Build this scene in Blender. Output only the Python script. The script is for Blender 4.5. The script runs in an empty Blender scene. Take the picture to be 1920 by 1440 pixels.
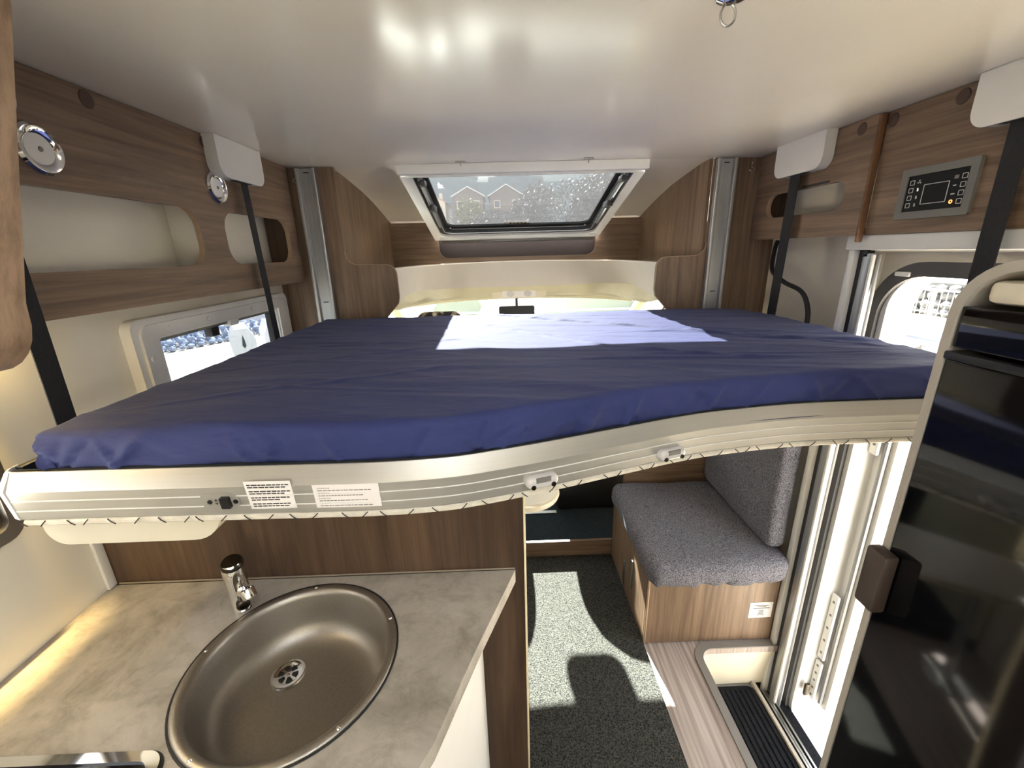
import bpy, bmesh, math, random
from mathutils import Vector, Matrix, noise
from mathutils.geometry import tessellate_polygon
R = math.radians
scene = bpy.context.scene
C = scene.collection
random.seed(7)

# ---------------------------------------------------------------- camera
CAM = Vector((0.0, 0.0, 1.65))
pitch, yaw, roll = R(17.499), R(0.8895), R(-1.5564)
fwd = Vector((math.sin(yaw)*math.cos(pitch), math.cos(yaw)*math.cos(pitch), -math.sin(pitch)))
rgt = Vector((math.cos(yaw), -math.sin(yaw), 0.0))
upv = rgt.cross(fwd)
r2 = rgt*math.cos(roll) + upv*math.sin(roll)
u2 = upv*math.cos(roll) - rgt*math.sin(roll)
cam = bpy.data.objects.new('camera', bpy.data.cameras.new('camera'))
C.objects.link(cam)
cam.matrix_world = Matrix(((r2.x, u2.x, -fwd.x, CAM.x), (r2.y, u2.y, -fwd.y, CAM.y), (r2.z, u2.z, -fwd.z, CAM.z), (0, 0, 0, 1)))
cam.data.sensor_width = 36.0
cam.data.lens = 790.77/1920*36.0
cam.data.clip_start = 0.02
cam.data.clip_end = 800
scene.camera = cam

# ---------------------------------------------------------------- sky, sun, exposure
SUN_DIR = Vector((-0.146, 1.0, 0.725)).normalized()      # towards the sun
world = bpy.data.worlds.new('sky'); scene.world = world
world.use_nodes = True
wn = world.node_tree; wn.nodes.clear()
sky = wn.nodes.new('ShaderNodeTexSky'); sky.sky_type = 'NISHITA'
sky.sun_disc = False
sky.sun_elevation = math.asin(SUN_DIR.z)
sky.sun_rotation = math.atan2(SUN_DIR.x, SUN_DIR.y)
sky.air_density = 1.0; sky.dust_density = 2.0; sky.ozone_density = 1.0
bg = wn.nodes.new('ShaderNodeBackground'); bg.inputs['Strength'].default_value = 0.145
wo = wn.nodes.new('ShaderNodeOutputWorld')
hz = wn.nodes.new('ShaderNodeMix'); hz.data_type = 'RGBA'; hz.inputs[0].default_value = 0.55
hs = wn.nodes.new('ShaderNodeHueSaturation'); hs.inputs['Saturation'].default_value = 0.45
hz.inputs[7].default_value = (3.5, 3.35, 3.1, 1)          # thin bright haze over the whole sky
wn.links.new(sky.outputs[0], hs.inputs['Color']); wn.links.new(hs.outputs[0], hz.inputs[6])
wn.links.new(hz.outputs[2], bg.inputs[0]); wn.links.new(bg.outputs[0], wo.inputs[0])
sl = bpy.data.lights.new('sun', 'SUN'); sl.energy = 9.0; sl.angle = R(0.55); sl.color = (1.0, 0.968, 0.915)
so = bpy.data.objects.new('sun', sl); C.objects.link(so)
so.rotation_euler = (-SUN_DIR).to_track_quat('-Z', 'Y').to_euler(); so.location = (0, 0, 12)
vs = scene.view_settings
vs.view_transform = 'Standard'; vs.look = 'None'; vs.gamma = 1.0; vs.use_curve_mapping = False
vs.exposure = 3.58
cy = scene.cycles
cy.max_bounces = 14; cy.diffuse_bounces = 7; cy.glossy_bounces = 6; cy.transparent_max_bounces = 16; cy.transmission_bounces = 6
cy.sample_clamp_indirect = 6.0
cy.caustics_reflective = False; cy.caustics_refractive = False
cy.use_denoising = True

# ---------------------------------------------------------------- materials
def S(r, g, b):
    f = lambda c: (c/255/12.92) if c/255 <= 0.04045 else ((c/255+0.055)/1.055)**2.4
    return (f(r), f(g), f(b), 1.0)
MATS = {}
def node_mat(name):
    m = bpy.data.materials.new(name); m.use_nodes = True
    nt = m.node_tree; b = nt.nodes['Principled BSDF']
    MATS[name] = m
    return m, nt, b
def pos_map(nt, scale=(1, 1, 1), rot=(0, 0, 0)):
    g = nt.nodes.new('ShaderNodeNewGeometry'); mp = nt.nodes.new('ShaderNodeMapping')
    mp.inputs['Scale'].default_value = scale; mp.inputs['Rotation'].default_value = rot
    nt.links.new(g.outputs['Position'], mp.inputs[0]); return mp
def ntex(nt, mp, scale, detail=4, rough=0.55, dist=0.0):
    n = nt.nodes.new('ShaderNodeTexNoise'); n.inputs['Scale'].default_value = scale
    n.inputs['Detail'].default_value = detail; n.inputs['Roughness'].default_value = rough; n.inputs['Distortion'].default_value = dist
    nt.links.new(mp.outputs[0], n.inputs['Vector']); return n
def ramp(nt, src, stops):
    r = nt.nodes.new('ShaderNodeValToRGB'); e = r.color_ramp.elements
    e[0].position, e[0].color = stops[0]; e[1].position, e[1].color = stops[-1]
    for p, c in stops[1:-1]:
        x = e.new(p); x.color = c
    nt.links.new(src, r.inputs[0]); return r
def mixc(nt, fac, a, b, mode='MIX'):
    m = nt.nodes.new('ShaderNodeMix'); m.data_type = 'RGBA'; m.blend_type = mode
    if isinstance(fac, (int, float)): m.inputs[0].default_value = fac
    else: nt.links.new(fac, m.inputs[0])
    for i, v in ((6, a), (7, b)):
        if isinstance(v, tuple): m.inputs[i].default_value = v
        else: nt.links.new(v, m.inputs[i])
    return m.outputs[2]
def bump(nt, b, src, strength, dist):
    bp = nt.nodes.new('ShaderNodeBump'); bp.inputs['Strength'].default_value = strength; bp.inputs['Distance'].default_value = dist
    nt.links.new(src, bp.inputs['Height']); nt.links.new(bp.outputs[0], b.inputs['Normal'])
def plain(name, col, rough=0.5, metal=0.0, spec=0.5, var=0.0, vscale=8.0, bmp=0.0, bscale=200.0, bdist=0.002, coat=0.0, sheen=0.0):
    m, nt, b = node_mat(name)
    b.inputs['Base Color'].default_value = col; b.inputs['Roughness'].default_value = rough
    b.inputs['Metallic'].default_value = metal; b.inputs['Specular IOR Level'].default_value = spec
    b.inputs['Coat Weight'].default_value = coat; b.inputs['Sheen Weight'].default_value = sheen
    mp = pos_map(nt)
    n = ntex(nt, mp, vscale, 3)
    v = max(var, 0.02)
    d = tuple(c*(1-v) for c in col[:3])+(1,); l = tuple(min(1, c*(1+v)) for c in col[:3])+(1,)
    nt.links.new(ramp(nt, n.outputs[0], [(0.3, d), (0.7, l)]).outputs[0], b.inputs['Base Color'])
    if bmp: bump(nt, b, ntex(nt, mp, bscale, 3).outputs[0], bmp, bdist)
    return m
def wood(name, dark, mid, light, axis, rough=0.42):
    m, nt, b = node_mat(name)
    sc = [16.0, 16.0, 16.0]; sc[axis] = 1.0
    mp = pos_map(nt, tuple(sc))
    n1 = ntex(nt, mp, 1.3, 8, 0.68, 0.8)
    sf = [90.0]*3; sf[axis] = 2.4
    mp2 = pos_map(nt, tuple(sf)); n2 = ntex(nt, mp2, 1.0, 4, 0.7, 0.3)
    sl_ = [3.0]*3; sl_[axis] = 0.7
    n3 = ntex(nt, pos_map(nt, tuple(sl_)), 1.0, 3, 0.5)
    r1 = ramp(nt, n1.outputs[0], [(0.28, dark), (0.5, mid), (0.74, light)])
    r2_ = ramp(nt, n2.outputs[0], [(0.33, (0.50, 0.47, 0.45, 1)), (0.55, (1, 1, 1, 1))])
    c = mixc(nt, 0.6, r1.outputs[0], r2_.outputs[0], 'MULTIPLY')
    r3 = ramp(nt, n3.outputs[0], [(0.3, (0.80, 0.80, 0.80, 1)), (0.7, (1.12, 1.10, 1.08, 1))])
    c = mixc(nt, 0.8, c, r3.outputs[0], 'MULTIPLY')
    nt.links.new(c, b.inputs['Base Color'])
    b.inputs['Roughness'].default_value = rough; b.inputs['Specular IOR Level'].default_value = 0.4
    bump(nt, b, n2.outputs[0], 0.10, 0.001)
    return m
WD, WM, WL = S(97, 78, 62), S(124, 103, 84), S(147, 125, 104)
wood('wood_y', WD, WM, WL, 1)
wood('wood_z', WD, WM, WL, 2)
wood('wood_x', WD, WM, WL, 0)
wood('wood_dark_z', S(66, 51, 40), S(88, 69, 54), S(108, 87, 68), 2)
plain('wood_edge', S(166, 140, 114), 0.45, var=0.08, vscale=40)
plain('wood_edge_brown', S(112, 80, 56), 0.5, var=0.08, vscale=40)
plain('sunlit_edge', S(246, 232, 196), 0.5, var=0.03)  # pale cream imitates sun on the panel's edge band
plain('cap_brown', S(78, 60, 50), 0.6, var=0.05)
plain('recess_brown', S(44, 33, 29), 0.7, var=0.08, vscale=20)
plain('ceiling_skin', S(240, 235, 223), 0.15, spec=0.8, var=0.015, vscale=3, bmp=0.02, bscale=30, bdist=0.002)
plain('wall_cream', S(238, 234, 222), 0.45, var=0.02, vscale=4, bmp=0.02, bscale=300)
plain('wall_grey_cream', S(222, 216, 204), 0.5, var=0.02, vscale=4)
plain('white_plastic', S(222, 222, 222), 0.25, var=0.015)
plain('white_plastic_matt', S(232, 232, 230), 0.5, var=0.02)
plain('cream_plastic', S(222, 214, 194), 0.42, var=0.03)
plain('cove_grey', S(206, 200, 192), 0.55, var=0.02)
plain('headliner', S(214, 208, 180), 0.6, var=0.03, bmp=0.05, bscale=400)
plain('black_rubber', S(36, 36, 38), 0.6, var=0.08)
plain('grey_rubber', S(74, 74, 76), 0.65, var=0.05)
plain('black_plastic', S(24, 24, 26), 0.4, var=0.08)
plain('dark_cloth', S(28, 29, 32), 0.9, var=0.15, vscale=60, bmp=0.2, bscale=500)
plain('chrome', (0.86, 0.86, 0.86, 1), 0.06, 1.0)
plain('steel_dark', S(80, 74, 66), 0.35, 1.0)
plain('metal_grey', S(168, 168, 166), 0.35, 1.0)
plain('white_alu', S(226, 226, 224), 0.35, 0.0, var=0.015)
plain('black_glossy', S(10, 10, 13), 0.07, spec=0.5, var=0.02)
plain('panel_grey', S(112, 112, 108), 0.5, var=0.02)
plain('panel_black', S(17, 18, 20), 0.5, spec=0.2)
plain('print_grey', S(196, 196, 196), 0.5)
plain('print_dark', S(52, 50, 50), 0.6)
plain('print_mid', S(120, 116, 114), 0.6)
plain('paper', S(236, 232, 230), 0.6, var=0.01)
plain('stitch_dark', S(58, 52, 48), 0.9)
plain('lamp_grey', S(206, 204, 204), 0.22, var=0.01)
plain('lens_grey', S(120, 118, 116), 0.3)
plain('rim_grey', S(128, 124, 120), 0.45, var=0.04)
plain('grey_trim', S(168, 162, 152), 0.5, var=0.03)
plain('dark_brown_plastic', S(58, 46, 40), 0.45, var=0.05)
plain('fridge_inner', S(150, 138, 124), 0.6)
# aluminium profile of the bed
m, nt, b = node_mat('anodised'); b.inputs['Metallic'].default_value = 0.55; b.inputs['Roughness'].default_value = 0.36
mp = pos_map(nt, (2, 2, 260)); n = ntex(nt, mp, 1.0, 3)
nt.links.new(ramp(nt, n.outputs[0], [(0.3, S(186, 184, 177)), (0.7, S(191, 189, 183))]).outputs[0], b.inputs['Base Color'])
m, nt, b = node_mat('anodised_rail'); b.inputs['Metallic'].default_value = 0.7; b.inputs['Roughness'].default_value = 0.38
n = ntex(nt, pos_map(nt, (260, 260, 2)), 1.0, 3)
nt.links.new(ramp(nt, n.outputs[0], [(0.3, S(160, 162, 164)), (0.7, S(184, 186, 188))]).outputs[0], b.inputs['Base Color'])
# brushed steel sink
m, nt, b = node_mat('sink_steel'); b.inputs['Metallic'].default_value = 0.9; b.inputs['Roughness'].default_value = 0.40
n = ntex(nt, pos_map(nt, (60, 60, 200)), 4.0, 3)
nt.links.new(ramp(nt, n.outputs[0], [(0.3, S(160, 155, 147)), (0.7, S(172, 167, 159))]).outputs[0], b.inputs['Base Color'])
# sheet
m, nt, b = node_mat('blue_sheet'); b.inputs['Roughness'].default_value = 0.72; b.inputs['Specular IOR Level'].default_value = 0.145
b.inputs['Sheen Weight'].default_value = 0.10
mp = pos_map(nt); n = ntex(nt, mp, 5, 4)
nt.links.new(ramp(nt, n.outputs[0], [(0.3, S(47, 55, 102)), (0.7, S(55, 64, 114))]).outputs[0], b.inputs['Base Color'])
nb = ntex(nt, pos_map(nt, (8, 22, 22), (0, 0, 0.35)), 1.0, 4, 0.5, 1.0)
bump(nt, b, nb.outputs[0], 0.32, 0.012)
# concrete-look worktop
m, nt, b = node_mat('worktop'); b.inputs['Roughness'].default_value = 0.36
n1 = ntex(nt, pos_map(nt), 5.0, 9, 0.68, 0.6); n2 = ntex(nt, pos_map(nt, (1, 1, 1)), 17.0, 9, 0.78, 0.5)
c1 = ramp(nt, n1.outputs[0], [(0.3, S(146, 141, 133)), (0.5, S(182, 177, 169)), (0.72, S(202, 198, 192))]).outputs[0]
c2 = ramp(nt, n2.outputs[0], [(0.36, (0.70, 0.69, 0.66, 1)), (0.52, (1, 1, 1, 1))]).outputs[0]
nt.links.new(mixc(nt, 0.75, c1, c2, 'MULTIPLY'), b.inputs['Base Color'])
bump(nt, b, n2.outputs[0], 0.06, 0.001)
# carpet
def carpet(name, d, l, sc=420):
    m, nt, b = node_mat(name); b.inputs['Roughness'].default_value = 0.95; b.inputs['Specular IOR Level'].default_value = 0.1
    n = ntex(nt, pos_map(nt), sc, 3, 0.7)
    nt.links.new(ramp(nt, n.outputs[0], [(0.34, d), (0.66, l)]).outputs[0], b.inputs['Base Color'])
    bump(nt, b, n.outputs[0], 0.9, 0.006)
carpet('carpet', S(12, 13, 15), S(88, 88, 84), 210)
carpet('cab_carpet', S(20, 24, 28), S(56, 64, 72), 300)
carpet('step_mat', S(16, 17, 20), S(44, 46, 52), 300)
carpet('tweed', S(40, 40, 48), S(150, 150, 160), 260)
# vinyl strip floor
m, nt, b = node_mat('vinyl_strip'); b.inputs['Roughness'].default_value = 0.5
w = ntex(nt, pos_map(nt, (75, 2.2, 1)), 1.0, 2, 0.4); w2 = ntex(nt, pos_map(nt, (420, 8, 1)), 1.0, 4)
c1 = ramp(nt, w.outputs[0], [(0.3, S(136, 124, 116)), (0.5, S(168, 156, 150)), (0.7, S(190, 180, 174))]).outputs[0]
c2 = ramp(nt, w2.outputs[0], [(0.3, (0.84, 0.84, 0.84, 1)), (0.6, (1, 1, 1, 1))]).outputs[0]
nt.links.new(mixc(nt, 0.8, c1, c2, 'MULTIPLY'), b.inputs['Base Color'])
# quilted underside
m, nt, b = node_mat('quilt'); b.inputs['Roughness'].default_value = 0.8
n = ntex(nt, pos_map(nt), 60, 4)
nt.links.new(ramp(nt, n.outputs[0], [(0.3, S(206, 200, 186)), (0.7, S(226, 221, 208))]).outputs[0], b.inputs['Base Color'])
bump(nt, b, n.outputs[0], 0.3, 0.003)
# webbing
m, nt, b = node_mat('webbing'); b.inputs['Roughness'].default_value = 0.75
n = ntex(nt, pos_map(nt, (500, 500, 60)), 1.0, 2)
nt.links.new(ramp(nt, n.outputs[0], [(0.3, S(18, 18, 20)), (0.7, S(34, 34, 38))]).outputs[0], b.inputs['Base Color'])
# glass: clear, and the hazy acrylic of the roof light
def glass(name, tint, gloss=0.06, haze=0.0):
    m, nt, b = node_mat(name); nt.nodes.remove(b)
    out = nt.nodes['Material Output']
    tr = nt.nodes.new('ShaderNodeBsdfTransparent'); tr.inputs[0].default_value = tint
    gl = nt.nodes.new('ShaderNodeBsdfGlossy'); gl.inputs['Roughness'].default_value = 0.03
    mx = nt.nodes.new('ShaderNodeMixShader'); mx.inputs[0].default_value = gloss
    nt.links.new(tr.outputs[0], mx.inputs[1]); nt.links.new(gl.outputs[0], mx.inputs[2])
    res = mx.outputs[0]
    if haze:
        tl = nt.nodes.new('ShaderNodeBsdfTranslucent'); tl.inputs[0].default_value = (0.95, 0.97, 1, 1)
        n = ntex(nt, pos_map(nt), 160, 5, 0.7)
        rr = ramp(nt, n.outputs[0], [(0.3, (haze*0.6,)*3+(1,)), (0.7, (haze*1.5,)*3+(1,))])
        m2 = nt.nodes.new('ShaderNodeMixShader'); nt.links.new(rr.outputs[0], m2.inputs[0])
        nt.links.new(res, m2.inputs[1]); nt.links.new(tl.outputs[0], m2.inputs[2]); res = m2.outputs[0]
    nt.links.new(res, out.inputs[0])
glass('clear_glass', (0.87, 0.90, 0.87, 1), 0.07)
glass('pane_acrylic', (0.80, 0.81, 0.82, 1), 0.05)
glass('tinted_acrylic', (0.34, 0.365, 0.40, 1), 0.05)
glass('hazy_acrylic', (0.43, 0.44, 0.445, 1), 0.05, 0.011)
def emit(name, col, strength):
    m, nt, b = node_mat(name)
    b.inputs['Base Color'].default_value = col; b.inputs['Emission Color'].default_value = col; b.inputs['Emission Strength'].default_value = strength
    n = ntex(nt, pos_map(nt), 50, 2)
    nt.links.new(ramp(nt, n.outputs[0], [(0.2, tuple(c*0.9 for c in col[:3])+(1,)), (0.8, col)]).outputs[0], b.inputs['Emission Color'])
emit('orange_lit', S(255, 150, 70), 0.25)
emit('icon_lit', S(220, 220, 205), 0.08)
emit('led_warm', (1.0, 0.72, 0.30, 1), 6.0)
# outside
def gravel(name, a, b_, c, sc, bs=0.6, bd=0.03):
    m, nt, b = node_mat(name); b.inputs['Roughness'].default_value = 0.9
    v = nt.nodes.new('ShaderNodeTexVoronoi'); v.inputs['Scale'].default_value = sc
    mp = pos_map(nt); nt.links.new(mp.outputs[0], v.inputs['Vector'])
    n = ntex(nt, mp, 2.5, 6)
    base = ramp(nt, n.outputs[0], [(0.3, a), (0.5, b_), (0.7, c)]).outputs[0]
    cell = ramp(nt, v.outputs['Distance'], [(0.0, (1, 1, 1, 1)), (0.75, (0.55, 0.54, 0.52, 1))]).outputs[0]
    nt.links.new(mixc(nt, 0.8, base, cell, 'MULTIPLY'), b.inputs['Base Color'])
    bump(nt, b, v.outputs['Distance'], -bs, bd)
gravel('gravel', S(200, 190, 170), S(222, 212, 192), S(236, 227, 210), 45)
gravel('asphalt', S(78, 78, 80), S(88, 88, 90), S(98, 98, 100), 60)
plain('kerb_stone', S(92, 100, 116), 0.85, var=0.08, vscale=3)
plain('rock_pale', S(168, 178, 196), 0.9, var=0.18, vscale=3, bmp=0.4, bscale=20, bdist=0.02)
plain('rock_grey', S(66, 68, 70), 0.9, var=0.25, vscale=4, bmp=0.4, bscale=20, bdist=0.02)
plain('mortar', S(46, 48, 46), 0.95, var=0.1)
plain('galvanised', S(196, 204, 208), 0.4, 0.3)
plain('leaf_green', S(74, 82, 52), 0.7, var=0.3, vscale=1.2)
plain('leaf_yellow', S(112, 110, 66), 0.7, var=0.3, vscale=1.2)
plain('leaf_grey', S(84, 82, 78), 0.8, var=0.25, vscale=1.2)
plain('bark', S(92, 80, 70), 0.9, var=0.2, bmp=0.4, bscale=30, bdist=0.02)
plain('brick_wall', S(96, 88, 86), 0.9, var=0.15, vscale=3)
plain('house_render', S(206, 196, 182), 0.9, var=0.05)
plain('roof_tile', S(150, 120, 108), 0.85, var=0.18, vscale=5)
plain('roof_metal', S(180, 184, 190), 0.45, var=0.05)
plain('window_dark', S(50, 56, 64), 0.15)
plain('hill_haze', S(104, 116, 120), 1.0, var=0.2, vscale=0.08)  # grey-blue puts the distance haze into the hill's colour
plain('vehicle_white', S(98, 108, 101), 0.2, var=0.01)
plain('body_white', S(236, 236, 234), 0.3, var=0.01)
m, nt, b = node_mat('headrest_print'); b.inputs['Roughness'].default_value = 0.8
n = ntex(nt, pos_map(nt), 26, 1, 0.4, 0.5)
r = ramp(nt, n.outputs[0], [(0.0, S(40, 36, 32)), (0.48, S(150, 126, 92)), (0.58, S(206, 194, 166))]); r.color_ramp.interpolation = 'CONSTANT'
nt.links.new(r.outputs[0], b.inputs['Base Color'])

# ---------------------------------------------------------------- mesh helpers
WLOC = {}
def obj(name, bm, mat, parent=None, smooth=35, origin=None):
    me = bpy.data.meshes.new(name)
    bmesh.ops.recalc_face_normals(bm, faces=bm.faces)
    bm.to_mesh(me); bm.free()
    if smooth:
        for p in me.polygons: p.use_smooth = True
        me.set_sharp_from_angle(angle=R(smooth))
    for mm in (mat if isinstance(mat, (list, tuple)) else [mat]): me.materials.append(MATS[mm])
    xs = [v.co for v in me.vertices]
    if origin is None:
        lo = Vector((min(v.x for v in xs), min(v.y for v in xs), min(v.z for v in xs)))
        hi = Vector((max(v.x for v in xs), max(v.y for v in xs), max(v.z for v in xs)))
        c = (lo+hi)/2
        if parent is None: c.z = lo.z
    else: c = Vector(origin)
    me.transform(Matrix.Translation(-c))
    o = bpy.data.objects.new(name, me); C.objects.link(o)
    WLOC[o.name] = c
    if parent is not None:
        o.parent = parent; o.location = c - WLOC[parent.name]
    else: o.location = c
    return o
def tag(o, label, cat, group=None):
    o['label'] = label; o['category'] = cat
    if group: o['group'] = group
    return o
def thing(name, loc, label, cat, group=None):
    o = bpy.data.objects.new(name, None); C.objects.link(o); o.empty_display_size = 0.05
    o.location = loc; WLOC[o.name] = Vector(loc)
    return tag(o, label, cat, group)
def struct(name, bm, mat, parent=None, label=None, **k):
    o = obj(name, bm, mat, parent, **k)
    if parent is None: o['kind'] = 'structure'
    if label: o['label'] = label
    return o
def sthing(name, loc):
    o = bpy.data.objects.new(name, None); C.objects.link(o); o.empty_display_size = 0.05
    o.location = loc; WLOC[o.name] = Vector(loc); o['kind'] = 'structure'
    return o
def NB(): return bmesh.new()
def box(bm, x0, x1, y0, y1, z0, z1, bev=0.0, seg=2):
    t = bmesh.new()
    bmesh.ops.create_cube(t, size=1.0)
    bmesh.ops.scale(t, vec=(x1-x0, y1-y0, z1-z0), verts=t.verts)
    bmesh.ops.translate(t, vec=((x0+x1)/2, (y0+y1)/2, (z0+z1)/2), verts=t.verts)
    if bev: bmesh.ops.bevel(t, geom=t.edges[:], offset=bev, segments=seg, affect='EDGES', profile=0.5)
    merge(bm, t); return bm
def merge(bm, t, mtx=None):
    me = bpy.data.meshes.new('tmp'); t.to_mesh(me); t.free()
    if mtx is not None: me.transform(mtx)
    bm.from_mesh(me); bpy.data.meshes.remove(me)
def B(*a, **k): return box(NB(), *a, **k)
def rr(u0, v0, u1, v1, r=0.0, seg=6):
    rs = r if isinstance(r, (list, tuple)) else [r]*4       # corners: (u0,v0),(u1,v0),(u1,v1),(u0,v1)
    pts = []
    for (cx, cy_, a0, rad) in ((u0, v0, 180, rs[0]), (u1, v0, 270, rs[1]), (u1, v1, 0, rs[2]), (u0, v1, 90, rs[3])):
        if rad <= 1e-6: pts.append((cx, cy_)); continue
        ox = cx+rad if cx == u0 else cx-rad; oy = cy_+rad if cy_ == v0 else cy_-rad
        for i in range(seg+1):
            a = R(a0+90*i/seg); pts.append((ox+rad*math.cos(a), oy+rad*math.sin(a)))
    return pts
def plate(outer, holes, t, fr, bm=None, hole_mat=0):
    """flat board with holes; fr=(origin,U,V,W); thickness along W"""
    bm = bm or NB()
    O, U, V, W = [Vector(q) for q in fr]
    loops = [list(outer)]+[list(h) for h in holes]
    tri = tessellate_polygon([[Vector((p[0], p[1], 0)) for p in l] for l in loops])
    flat = [p for l in loops for p in l]
    fa = [bm.verts.new(O+U*p[0]+V*p[1]) for p in flat]
    fb = [bm.verts.new(O+U*p[0]+V*p[1]+W*t) for p in flat]
    for a, b_, c in tri:
        for s in (fa, fb):
            try: bm.faces.new((s[a], s[b_], s[c]))
            except ValueError: pass
    k = 0
    for li, l in enumerate(loops):
        n = len(l)
        for i in range(n):
            j = (i+1) % n
            try:
                f = bm.faces.new((fa[k+i], fa[k+j], fb[k+j], fb[k+i]))
                if li: f.material_index = hole_mat
            except ValueError: pass
        k += n
    return bm
FX = lambda x: ((x, 0, 0), (0, 1, 0), (0, 0, 1), (1, 0, 0))      # u=y v=z, grows to +x
FY = lambda y: ((0, y, 0), (1, 0, 0), (0, 0, 1), (0, 1, 0))      # u=x v=z, grows to +y
FZ = lambda z: ((0, 0, z), (1, 0, 0), (0, 1, 0), (0, 0, 1))      # u=x v=y, grows to +z
def lathe(bm, prof, seg=32, mtx=None, closed=False):
    t = bmesh.new(); rings = []
    for r_, z in prof:
        if r_ < 1e-6: rings.append([t.verts.new((0, 0, z))])
        else: rings.append([t.verts.new((r_*math.cos(2*math.pi*i/seg), r_*math.sin(2*math.pi*i/seg), z)) for i in range(seg)])
    for a, b_ in zip(rings[:-1], rings[1:]):
        for i in range(seg):
            j = (i+1) % seg
            q = [a[i % len(a)], a[j % len(a)], b_[j % len(b_)], b_[i % len(b_)]]
            u = []
            for v in q:
                if v not in u: u.append(v)
            if len(u) >= 3: t.faces.new(u)
    merge(bm, t, mtx); return bm
def along(p, d):
    return Matrix.Translation(Vector(p)) @ Vector(d).normalized().to_track_quat('Z', 'Y').to_matrix().to_4x4()
def tube(bm, pts, r_, seg=8, cap=True):
    pts = [Vector(p) for p in pts]; t = bmesh.new(); rings = []
    prev = None
    for i, p in enumerate(pts):
        d = (pts[min(i+1, len(pts)-1)]-pts[max(i-1, 0)]).normalized()
        if prev is None:
            a = Vector((0, 0, 1)) if abs(d.z) < 0.9 else Vector((1, 0, 0))
            n = d.cross(a).normalized()
        else:
            n = (prev-d*prev.dot(d)).normalized()
        prev = n; bn = d.cross(n)
        rad = r_[i] if isinstance(r_, (list, tuple)) else r_
        rings.append([t.verts.new(p+(n*math.cos(2*math.pi*k/seg)+bn*math.sin(2*math.pi*k/seg))*rad) for k in range(seg)])
    for a, b_ in zip(rings[:-1], rings[1:]):
        for k in range(seg): t.faces.new((a[k], a[(k+1) % seg], b_[(k+1) % seg], b_[k]))
    if cap: t.faces.new(rings[0][::-1]); t.faces.new(rings[-1])
    merge(bm, t); return bm
def smooth_path(pts, n=8):
    P = [Vector(p) for p in pts]; out = []
    for i in range(len(P)-1):
        p0, p1, p2, p3 = P[max(i-1, 0)], P[i], P[i+1], P[min(i+2, len(P)-1)]
        for k in range(n):
            t = k/n
            out.append(0.5*((2*p1)+(p2-p0)*t+(2*p0-5*p1+4*p2-p3)*t*t+(3*p1-p0-3*p2+p3)*t**3))
    out.append(P[-1]); return out
def sweep(bm, path, prof, closed_prof=False):
    """path: list of (x,y); prof: list of (offset to the left-hand normal, z)"""
    n = len(path); rings = []
    for i in range(n):
        a = Vector(path[max(i-1, 0)]); b_ = Vector(path[min(i+1, n-1)])
        d = (b_-a).normalized(); nn = Vector((d.y, -d.x))      # right-hand side
        rings.append([bm.verts.new((path[i][0]+nn.x*o, path[i][1]+nn.y*o, z)) for o, z in prof])
    m_ = len(prof)
    for a, b_ in zip(rings[:-1], rings[1:]):
        for k in range(m_ if closed_prof else m_-1):
            bm.faces.new((a[k], a[(k+1) % m_], b_[(k+1) % m_], b_[k]))
    if closed_prof: bm.faces.new(rings[0]); bm.faces.new(rings[-1][::-1])
    return bm
def grid(bm, rows):
    vs_ = [[bm.verts.new(p) for p in r_] for r_ in rows]
    for a, b_ in zip(vs_[:-1], vs_[1:]):
        for i in range(len(a)-1):
            bm.faces.new((a[i], a[i+1], b_[i+1], b_[i]))
    return bm
def sheet(bm, rows, off):
    """thin shell: grid of points and the same grid moved by off"""
    off = Vector(off); n, m_ = len(rows), len(rows[0])
    A = [[bm.verts.new(Vector(p)) for p in r_] for r_ in rows]
    D = [[bm.verts.new(Vector(p)+off) for p in r_] for r_ in rows]
    for i in range(n-1):
        for j in range(m_-1):
            bm.faces.new((A[i][j], A[i][j+1], A[i+1][j+1], A[i+1][j]))
            bm.faces.new((D[i][j], D[i+1][j], D[i+1][j+1], D[i][j+1]))
    for i in range(n-1):
        for j in (0, m_-1): bm.faces.new((A[i][j], A[i+1][j], D[i+1][j], D[i][j]))
    for j in range(m_-1):
        for i in (0, n-1): bm.faces.new((A[i][j], A[i][j+1], D[i][j+1], D[i][j]))
    return bm
def text(name, s, size, mat, parent, o, u, v):
    cu = bpy.data.curves.new(name, 'FONT'); cu.body = s; cu.size = size
    to = bpy.data.objects.new(name+'_tmp', cu); C.objects.link(to)
    dg = bpy.context.evaluated_depsgraph_get()
    me = bpy.data.meshes.new_from_object(to.evaluated_get(dg)); bpy.data.objects.remove(to)
    u, v = Vector(u), Vector(v); w = u.cross(v)
    me.transform(Matrix(((u.x, v.x, w.x, o[0]), (u.y, v.y, w.y, o[1]), (u.z, v.z, w.z, o[2]), (0, 0, 0, 1))))
    bm = NB(); bm.from_mesh(me); bpy.data.meshes.remove(me)
    return obj(name, bm, mat, parent, smooth=0)
LW, RW, CEIL = -0.97, 1.20, 1.995
YR = -2.3            # rear wall
YP = 1.92            # plane of the cab partition

# ================================================================ THE SHELL
# floor with the opening of the entrance well
well = rr(0.785, 0.62, 1.115, 1.365, [0.05, 0.0, 0.0, 0.06], 8)
wl = [p for p in rr(0.785, 0.62, RW, 1.365, [0.05, 0.0, 0.0, 0.06], 8)]
wl = [p for p in wl if p[0] < RW-1e-6]
fl = plate([(LW, YR), (RW, YR), (RW, 0.62)]+wl[:9][::-1]+wl[9:][::-1]+[(RW, 1.365), (RW, 1.98), (LW, 1.98)], [], -0.03, FZ(0.0))
struct('floor', fl, 'vinyl_strip', smooth=0, label='light grey-brown vinyl strip floor beside the carpet')
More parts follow.
